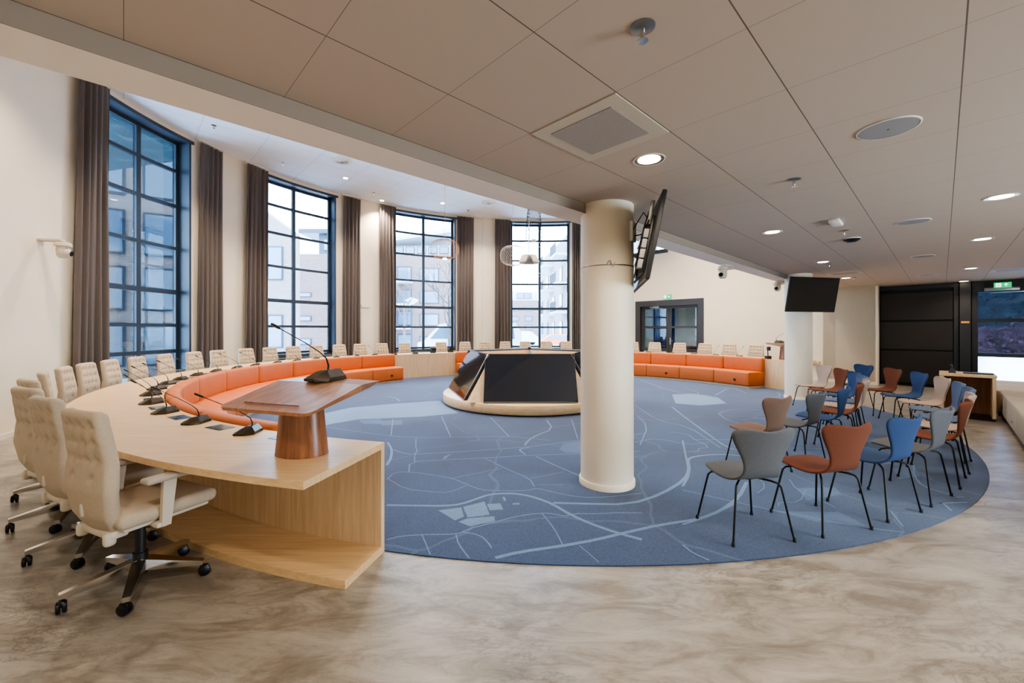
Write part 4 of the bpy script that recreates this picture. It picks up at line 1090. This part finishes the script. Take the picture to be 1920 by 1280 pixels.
# ------------------------------------------------------------------ folding wall and end window
o = MB().box(UE-.005, UE+.15, VB_R-.3, VB_L+.1, 0, CEIL).build('wall_folding_backing', 'black', ang=0, rotz=AU); tag(o, kind='structure')  # added backing, stops outdoor light leaking between the panels
fwl = thing('folding_wall', 'black three-panel folding wall behind the shell chairs', 'partition', (0, 0, 0), AU)
a, b = VB_R, VB_L
MB().box(UE-.1, UE-.01, a, a+.08, .02, CEIL-.06).build('side_post', 'boardframe', fwl, ang=0)
MB().box(UE-.1, UE-.01, b-.08, b, .02, CEIL-.06).build('side_post', 'boardframe', fwl, ang=0)
MB().box(UE-.12, UE-.01, a-.0, b, CEIL-.12, CEIL-.02).build('top_rail', 'boardframe', fwl, ang=0)
for z0, z1 in ((.06, .93), (.97, 1.72), (1.76, 2.5)):
    mb = MB(); mb.rbox(UE-.07, UE-.01, a+.09, b-.09, z0, z1, .008, 1); mb.build('panel', 'board', fwl, ang=0)
mb = MB(); mb.box(UE-.16, UE-.02, a, b, 0, .04); mb.build('floor_track', 'black', fwl, ang=0)
o = MB().box(UE-.18, UE+.05, VW_L+.02, VB_R-.02, 0, CEIL-.0).build('end_pillar', 'boardframe', ang=0, rotz=AU); tag(o, 'charcoal pillar between the folding wall and the end window', 'pillar')
o['kind'] = 'structure'; o.name = 'trim_2'; del o['category']; del o['label']
p = uv(UE-.185, (VW_L+VB_R)/2)
o = MB().rbox(UE-.19, UE-.18, (VW_L+VB_R)/2-.07, (VW_L+VB_R)/2+.07, 1.66, 1.71, .003).build('warning_plate', 'yellow', rotz=AU); tag(o, 'small orange plate on the charcoal pillar', 'plate')
ew = thing('window_6', None, None); ew['kind'] = 'structure'; ew.rotation_euler = (0, 0, AU)
a, b = VW_L-2.4, VW_L
mb = MB(); mb.box(UE-.08, UE+.06, b-.1, b, 0, CEIL); mb.box(UE-.08, UE+.06, a, a+.1, 0, CEIL); mb.box(UE-.1, UE+.06, a, b, 2.42, CEIL); mb.box(UE-.08, UE+.06, a+.1, b-.1, 0, .12)
for z in (1.42, 1.78+.0): pass
for z0, z1 in ((.84, .93), (1.68, 1.77)): mb.box(UE-.06, UE+.05, a+.1, b-.1, z0, z1)
mb.box(UE-.06, UE+.05, a+1.1, a+1.2, 0, 2.42)
mb.build('frame', 'boardframe', ew, ang=0)
MB().box(UE, UE+.006, a+.1, b-.1, .9, 2.42).build('glass', 'glass_teal', ew, ang=0)
MB().box(UE, UE+.006, a+.1, b-.1, .12, .88).build('frosted_pane', 'frosted', ew, ang=0)
mb = MB(); mb.rbox(UE-.16, UE-.08, b-.75, b-.2, 2.44, 2.52, .006); mb.rbox(UE-.17, UE-.12, b-.9, b-.3, 2.39, 2.42, .004); mb.build('door_closer', 'steel', ew)
# little wooden shelf rail behind far column
o = MB().box(UR-.1, UR, vat(1537, UR), vat(1515, UR), .52, .58).build('wall_shelf', 'oak', rotz=AU, ang=0); tag(o, 'short wooden shelf edge on the wall behind the far column', 'shelf')

# bench
def bench(u0, n, L, lab, v1=-.68, back=True, dz=0):
    t = thing('upholstered_bench', lab, 'bench', (0, 0, 0), AU, 'grey beige benches along the right side')
    for k in range(n):
        mb = MB(); mb.rbox(u0+k*L+.003, u0+(k+1)*L-.003, v1-.75, v1, .08, .45+dz, .03, 3); s = mb.build('seat_cushion', 'bench', t, ang=50)
        if k % 2 == 1: MB().lathe([(.015, 0), (.015, .004)], 12, T=Matrix.Translation((u0+(k+.5)*L, v1, .2)) @ Matrix.Rotation(-PI/2, 4, 'X')).build('socket', 'black', s)
        if back: MB().rbox(u0+k*L+.003, u0+(k+1)*L-.003, v1-.93, v1-.76, .3, .86, .04, 3).build('back_cushion', 'bench', t, ang=50)
    MB().box(u0+.03, u0+n*L-.03, v1-.7, v1-.05, 0, .08).build('plinth', 'blackplastic', t, ang=0)
bench(5.0, 8, .744, 'grey beige upholstered bench running toward the camera on the right')
bench(11.0, 3, .75, 'short grey beige bench section nearest the end window', -.62)
# side table
t = thing('side_table', 'pale wooden console table standing at the end of the shell chair rows', 'table', (0, 0, 0), AU)
MB().rbox(10.35, 10.98, -.62, .04, .70, .745, .004, 1).build('table_top', 'oak', t, ang=0)
MB().box(10.37, 10.96, -.02, .03, .03, .70).build('side_panel', 'oak_side', t, ang=0); MB().box(10.37, 10.96, -.61, -.57, .03, .70).build('side_panel', 'oak_side', t, ang=0)
MB().box(10.88, 10.94, -.57, -.02, .03, .70).build('back_panel', 'walnut_side', t, ang=0); MB().box(10.3, 10.96, -.6, .02, 0, .03).build('base_mat', 'black', t, ang=0)
p = uv(10.6, -.12, .745); t = thing('conference_phone', 'black desk microphone unit on the pale console table', 'phone', p, AU)
MB().hull([(-.07, -.05, 0), (.07, -.05, 0), (.07, .05, 0), (-.07, .05, 0), (-.03, 0, .11), (.03, 0, .11)]).build('body', 'blackplastic', t, ang=10); MB().tube([(0, .0, .1), (0, .02, .15)], .02).build('receiver', 'blackplastic', t)
p = uv(10.62, -.42, .745); o = MB().rbox(-.13, .13, -.17, .17, 0, .018, .004).build('flat_black_folder', 'blackplastic', loc=p, rotz=AU); tag(o, 'flat black folder lying on the pale console table', 'folder')

# ------------------------------------------------------------------ pendants
def wire_lamp(px, py, Y, rx, rz, lab, m, waist=0.0, n=36, top=True, prof=None):
    p = PY(px, py, Y)
    t = thing('pendant_lamp', lab, 'pendant lamp', p, 0, 'wire pendant lamps above the island')
    mb = MB()
    for k in range(n):
        th = 2*PI*k/n; pts = []
        for j in range(15):
            f = -1+2*j/14
            rr = prof(f)*rx if prof else rx*(1-abs(f)**2.6)**.5*.999+.02
            tw = th+.5*f
            pts.append((rr*math.cos(tw), rr*math.sin(tw), f*rz))
        mb.tube(pts, .0022, 4, caps=False)
    mb.build('wire_cage', m, t, ang=60)
    MB().tube([(0, 0, rz*.9), (0, 0, HIGH-p[2])], .004, 6).build('suspension_cable', m, t, ang=60)
    MB().lathe([(.001, -rz-.01), (.05, -rz-.005), (.05, -rz+.02), (.001, -rz+.03)], 16).build('lamp_core', 'led' if m == 'amber' else 'white', t, ang=40)
wire_lamp(834, 467, 8.6, .28, .21, 'copper coloured oval wire pendant lamp before the third window', 'amber')
wire_lamp(962, 479, 9.2, .27, .23, 'ivory oval wire pendant lamp before the fourth window', 'ivory')
wire_lamp(1001, 415, 7.6, .16, .36, 'tall dark bell shaped wire pendant lamp partly behind the beam', 'black', prof=lambda f: .3+.7*((1-f)/2)**.35 if f > -.9 else .9)
p = PY(992, 484, 8.6)
t = thing('camera_cluster', 'grey ceiling hung cluster of four tilted units above the island', 'camera cluster', p)
MB().rbox(-.09, .09, -.09, .09, -.12, .06, .01).build('centre_unit', 'grille', t)
for k in range(4):
    a = k*PI/2+PI/4; T = Matrix.Rotation(a, 4, 'Z') @ Matrix.Translation((.16, 0, -.02)) @ Matrix.Rotation(-.5, 4, 'Y')
    MB().rbox(-.015, .015, -.09, .09, -.09, .09, .006, T=T).build('flap_panel', 'ivory', t)
mb = MB()
for z_, r_ in ((.28, .32), (-.35, .32)):
    pts = [(r_*math.cos(2*PI*k/32), r_*math.sin(2*PI*k/32), z_) for k in range(33)]; mb.tube(pts, .004, 4, caps=False)
mb.build('wire_hoop', 'ivory', t, ang=60)
MB().tube([(0, 0, .05), (0, 0, HIGH-p[2])], .01, 6).build('drop_rod', 'white', t)

# ------------------------------------------------------------------ outdoors
g = MB().add([(-90, 2, -.15), (90, 2, -.15), (90, 120, -.15), (-90, 120, -.15)], [(0, 1, 2, 3)]); o = g.build('ground', 'snow', ang=0, nofix=True); tag(o, kind='structure')
def building(name, lab, ax, ay, bx_, by_, h, m, wins_, depth=6, roof=None, balc=(), slope=None):
    """facade from a to b; windows as (x0,x1,z0,z1) fractions along facade in metres"""
    L = math.hypot(bx_-ax, by_-ay); a = math.atan2(by_-ay, bx_-ax)
    t = thing(name, lab, 'building', (ax, ay, -.15), a)
    mb = MB()
    if slope: mb.add([(0, 0, 0), (L, 0, 0), (L, 0, slope), (0, 0, h), (0, depth, 0), (L, depth, 0), (L, depth, slope), (0, depth, h)], [(0, 1, 2, 3), (4, 7, 6, 5), (0, 3, 7, 4), (1, 5, 6, 2), (3, 2, 6, 7)])
    else: mb.box(0, L, 0, depth, 0, h)
    mb.build('brick_wall', m, t, ang=0)
    for x0, x1, z0, z1 in wins_:
        mb = MB(); mb.box(x0, x1, -.06, .02, z0, z1); w = mb.build('window', 'extframe', t, ang=0)
        mb = MB(); n = max(1, round((x1-x0)/1.1))
        for k in range(n):
            a0 = x0+.07+(x1-x0-.07)*k/n; a1 = x0+(x1-x0-.0)*(k+1)/n-.07+.0
            mb.box(a0, min(a1, x1-.07), -.08, -.055, z0+.07, z1-.07)
        mb.build('pane', 'extpane', w, ang=0)
    for x0, x1, z in balc:
        mb = MB(); mb.box(x0, x1, -1.3, 0, z, z+.2); s = mb.build('balcony', 'extwhite', t, ang=0)
        mb = MB(); k = x0
        while k < x1: mb.box(k, k+.03, -1.3, -1.27, z+.2, z+1.2); k += .14
        mb.box(x0, x1, -1.32, -1.26, z+1.15, z+1.22); mb.build('railing', 'extframe', s, ang=0)
    if roof: mb = MB(); mb.box(roof[0], roof[1], -.6, depth, h, h+roof[2]); mb.build('roof', 'extframe', t, ang=0)
    return t
def gx(px, Y): return (px-CX)/F*Y
def gz(py, Y): return EYE-(py-CY)/F*Y+.15
# annex seen through the first window
Y = 14
building('brick_annex', 'pale brick annex with tall dark framed windows outside the first window', -17.5, 11.0, -10.4, 15.6, 8.5, 'brick_pale',
         [(k, k+1.25, z, z+1.5) for k in (.6, 2.3, 4.0, 5.7, 7.2) for z in (.4, 2.3, 4.2, 6.2)], 3)
Y = 24
building('brick_house', 'pale brick house with a slanted roofline outside the second window', gx(440, Y), Y, gx(546, Y), Y, gz(356, Y), 'brick_pale',
         [(gx(503, Y)-gx(440, Y), gx(531, Y)-gx(440, Y), gz(525, Y), gz(462, Y)), (gx(503, Y)-gx(440, Y), gx(531, Y)-gx(440, Y), gz(652, Y), gz(590, Y))], 1.0, slope=gz(433, Y))
Y = 30
building('brick_block', 'red brown brick block with small strip windows outside the second window', gx(553, Y), Y, gx(660, Y), Y, gz(476, Y), 'brick',
         [(gx(562, Y)-gx(553, Y), gx(584, Y)-gx(553, Y), gz(b_, Y), gz(a_, Y)) for a_, b_ in ((548, 557), (592, 602), (634, 646))], 8)
building('roof_lookout', 'dark roof structure with overhanging roof above the brick block', gx(598, 34), 34, gx(640, 34), 34, gz(440, 34), 'extframe', [(.4, 1.6, gz(470, 34), gz(448, 34))], 5, roof=(-1.4, 3, .35))
Y = 33
X0 = gx(700, Y)
def wx(p): return gx(p, Y)-X0
building('apartment_building', 'brick apartment building with balconies outside the third window', X0, Y, gx(905, Y), Y, gz(477, Y), 'brick',
         [(wx(787), wx(823), gz(b_, Y), gz(a_, Y)) for a_, b_ in ((503, 528), (545, 569), (588, 611), (630, 652))]+[(wx(746), wx(772), gz(b_, Y), gz(a_, Y)) for a_, b_ in ((500, 525), (542, 570), (583, 610), (626, 652))]+
         [(wx(a_), wx(a_+18), gz(b_, Y), gz(b_-24, Y)) for a_ in (860, 885) for b_ in (528, 569, 611)], 9,
         balc=[(wx(722), wx(774), gz(b_, Y)) for b_ in (532, 575, 617)])
t = building('rooftop_storey', 'glazed rooftop storey with a sloping roof above the apartment building', gx(735, Y+1.5), Y+1.5, gx(880, Y+1.5), Y+1.5, gz(461, Y+1.5), 'extwhite',
         [(k*.95+.2, k*.95+1.0, gz(476, Y+1.5), gz(462, Y+1.5)) for k in range(6)], 5)
mb = MB(); L = gx(880, 34.5)-gx(735, 34.5); z0 = gz(458, 34.5); z1 = gz(432, 34.5)
mb.add([(-.5, -.8, z0), (L+.5, -.8, z1), (L+.5, 6, z1), (-.5, 6, z0), (-.5, -.8, z0+.3), (L+.5, -.8, z1+.3), (L+.5, 6, z1+.3), (-.5, 6, z0+.3)], [(0, 1, 2, 3), (4, 7, 6, 5), (0, 4, 5, 1), (1, 5, 6, 2), (2, 6, 7, 3), (3, 7, 4, 0)]); mb.build('sloping_roof', 'extwhite', t, ang=0)
Y = 70
X0 = gx(940, Y)
building('distant_house', 'distant brick house with white gable outside the fourth window', X0, Y, gx(1012, Y), Y, gz(563, Y), 'brick',
         [(gx(a_, Y)-X0, gx(a_+13, Y)-X0, gz(b_, Y), gz(b_-9, Y)) for a_ in (960, 985) for b_ in (583, 602, 618)], 8)
t = building('gabled_attic', 'pale gabled attic on top of the distant brick house', gx(958, Y+1), Y+1, gx(1008, Y+1), Y+1, gz(546, Y+1), 'extwhite', [(1.0, 3.6, gz(560, Y+1), gz(549, Y+1))], 6)
building('corner_apartments', 'tall brick apartments with stacked balconies outside the right of the fourth window', gx(1012, 58), 58, gx(1078, 38), 38, 11.2, 'brick_pale',
         [(k, k+1.3, z, z+1.6) for k in (1.5, 5.5, 9.5, 13.5, 17) for z in (1.0, 3.9, 6.8)], 8, balc=[(a_, a_+3, z) for a_ in (7, 14.5) for z in (3.3, 6.2, 9.1)])
def vehicle(px, Y, w, h, lab, m, a=0, name='van'):
    t = thing(name, lab, name, (gx(px, Y), Y, -.15), a)
    mb = MB(); pts = [(-w/2, .35), (-w/2, h*.55), (-w/2+.35, h*.62), (-w/2+.95, h*.97), (-w/2+1.3, h), (w/2-.25, h), (w/2, h*.8), (w/2, .35)]
    n = len(pts); vs = [(x, y, z) for y in (-.9, .9) for x, z in pts]
    mb.add(vs, [list(range(n)), list(range(n, 2*n))[::-1]]+[(i, (i+1) % n, n+(i+1) % n, n+i) for i in range(n)])
    b_ = mb.build('body', m, t, ang=20)
    MB().add([(-w/2+.55, -.91, h*.64), (w/2-.3, -.91, h*.64), (w/2-.35, -.91, h*.9), (-w/2+1.0, -.91, h*.9)], [(0, 1, 2, 3)]).build('side_window', 'extpane', t, ang=0)
    for x in (-w/2+.8, w/2-.8):
        MB().lathe([(.33, -.1), (.33, .1)], 24, T=Matrix.Translation((x, -.85, .33)) @ Matrix.Rotation(PI/2, 4, 'X')).build('wheel', 'black', t)
vehicle(884, 19, 4.6, 1.95, 'white van parked outside the third window', 'vanwhite')
vehicle(978, 44, 4.0, 1.5, 'white car parked outside the left half of the fourth window', 'vanwhite', PI, 'car')
vehicle(1040, 36, 2.8, 1.25, 'orange and white car parked outside the right half of the fourth window', 'vanorange', 0, 'car')
def tree(px, Y, h, lab):
    t = thing('bare_tree', lab, 'tree', (gx(px, Y), Y, -.15))
    mb = MB(); mb.tube([(0, 0, 0), (.05, 0, h*.3), (0, .05, h*.6)], [.09, .07, .045]); mb.build('trunk', 'bark', t, ang=60)
    mb = MB()
    def br(p, d, l, r, k):
        q = p+d*l; mb.tube([p, (p+q)/2+Vector((random.uniform(-.05, .05),)*3), q], [r, r*.8, r*.6], 5, caps=False)
        if k: 
            for _ in range(3):
                nd = (d+Vector((random.uniform(-.7, .7), random.uniform(-.7, .7), random.uniform(-.1, .6)))).normalized(); br(q, nd, l*.72, r*.6, k-1)
    for z in (.35, .45, .55, .6):
        for _ in range(2): br(Vector((0, 0, h*z)), Vector((random.uniform(-1, 1), random.uniform(-1, 1), 1)).normalized(), h*.16, .03, 3)
    mb.build('branches', 'bark', t, ang=60)
tree(841, 17.9, 5.0, 'slender bare tree outside the right half of the third window')
tree(757, 25, 6.5, 'bare tree outside the left half of the third window')
t = thing('street_lamp', 'street lamp with a pale round head outside the third window', 'street lamp', (gx(772, 26), 26, -.15))
MB().tube([(0, 0, 0), (0, 0, 3.3)], .05).build('pole', 'extframe', t); MB().lathe([(.08, 3.25), (.42, 3.5), (.4, 3.55), (.05, 3.7)], 20).build('lamp_head', 'extwhite', t)
# outside the end window: snow bank, hedges
g = MB().box(UE+.25, UE+30, -22, 6, -.2, -.02); o = g.build('ground', 'snow', ang=0, rotz=AU); tag(o, kind='structure')
def hedge(u0, u1, v0, v1, h, m, lab, nm='hedge'):
    mb = MB(); nL = 520
    for _ in range(nL*14):
        u_ = u0-.15+abs(random.gauss(0, .25)); v_ = random.uniform(v0, v1); z_ = random.uniform(.0, h*(.9+.12*math.sin(v_*1.7)+.06*math.sin(v_*5.1)))
        a_ = [random.uniform(-1, 1) for _ in range(6)]; k_ = random.uniform(.05, .13)
        p0 = Vector((u_, v_, z_)); e1 = Vector(a_[:3]).normalized()*k_; e2 = Vector(a_[3:]).normalized()*k_*.6
        mb.add([p0-e1, p0+e2, p0+e1, p0-e2], [(0, 1, 2, 3)])
    mb.box(u0+.1, u1, v0+.1, v1-.1, -.05, h*.8)
    o = mb.build(nm, m, ang=0, rotz=AU); tag(o, lab, nm)
hedge(UE+9, UE+10, -17, 4, 2.0, 'hedge_red', 'red brown hedge outside the end window', 'hedge')
hedge(UE+13, UE+14, -20, 6, 4.6, 'hedge', 'tall dark shrubs behind the red hedge outside the end window', 'shrubs')
bpy.data.objects['shrubs']['kind'] = 'stuff'

# ------------------------------------------------------------------ light, world, camera
w = bpy.data.worlds.new('World'); bpy.context.scene.world = w; w.use_nodes = True
nt = w.node_tree; bg = nt.nodes['Background']
tc = nt.nodes.new('ShaderNodeTexCoord'); sep = nt.nodes.new('ShaderNodeSeparateXYZ'); nt.links.new(tc.outputs['Generated'], sep.inputs[0])
r = nt.nodes.new('ShaderNodeValToRGB'); r.color_ramp.elements[0].position = 0; r.color_ramp.elements[0].color = (.74, .88, 1.0, 1); r.color_ramp.elements[1].position = .7; r.color_ramp.elements[1].color = (.58, .78, 1.0, 1)
nt.links.new(sep.outputs[2], r.inputs[0]); nt.links.new(r.outputs[0], bg.inputs[0]); bg.inputs[1].default_value = 12.5
# portals guide sky light through the windows and the added rear opening
def portal(cx, cy, cz, w_, h_, nx, ny):
    l = bpy.data.lights.new('portal', 'AREA'); l.shape = 'RECTANGLE'; l.size = w_; l.size_y = h_; l.cycles.is_portal = True
    o = bpy.data.objects.new('window_portal', l); COL.objects.link(o); o.location = (cx, cy, cz)
    o.rotation_euler = Vector((nx, ny, 0)).to_track_quat('-Z', 'Y').to_euler()
for i, (c, h) in enumerate(wins):
    q = W(c, WD+.5); z0 = 0 if i == 0 else SILL; portal(q[0], q[1], (z0+HEAD)/2, 2*h+.1, HEAD-z0, -q[2], -q[3])
q = uv(UE+.25, VW_L-1.2); portal(q[0], q[1], 1.2, 2.3, 2.4, -math.cos(AU), -math.sin(AU))
q = uv(4.4, VBACK-.3); portal(q[0], q[1], 1.2, 2.4, 2.4, -math.sin(AU), math.cos(AU))
q = uv(UR+.45, (HWV+HW1)/2); portal(q[0], q[1], 5.05, HW1-HWV, 1.3, -math.cos(AU), -math.sin(AU))

sc = bpy.context.scene
cam = bpy.data.cameras.new('Camera'); co = bpy.data.objects.new('Camera', cam); COL.objects.link(co); sc.camera = co
cam.sensor_fit = 'HORIZONTAL'; cam.sensor_width = 36; cam.lens = F/1920*36
cam.shift_y = -(640-CY)/1920
cam.clip_start = .05; cam.clip_end = 400
co.location = (0, 0, EYE); co.rotation_euler = (PI/2, 0, 0)
sc.view_settings.view_transform = 'AgX'
sc.view_settings.look = 'AgX - Medium High Contrast'
sc.view_settings.exposure = 1.12
sc.cycles.max_bounces = 8; sc.cycles.diffuse_bounces = 5; sc.cycles.glossy_bounces = 3; sc.cycles.transparent_max_bounces = 12
sc.cycles.sample_clamp_indirect = 10; sc.cycles.caustics_reflective = False; sc.cycles.caustics_refractive = False
sc.cycles.use_adaptive_sampling = True
sc.cycles.use_light_tree = True
sc.cycles.use_denoising = True
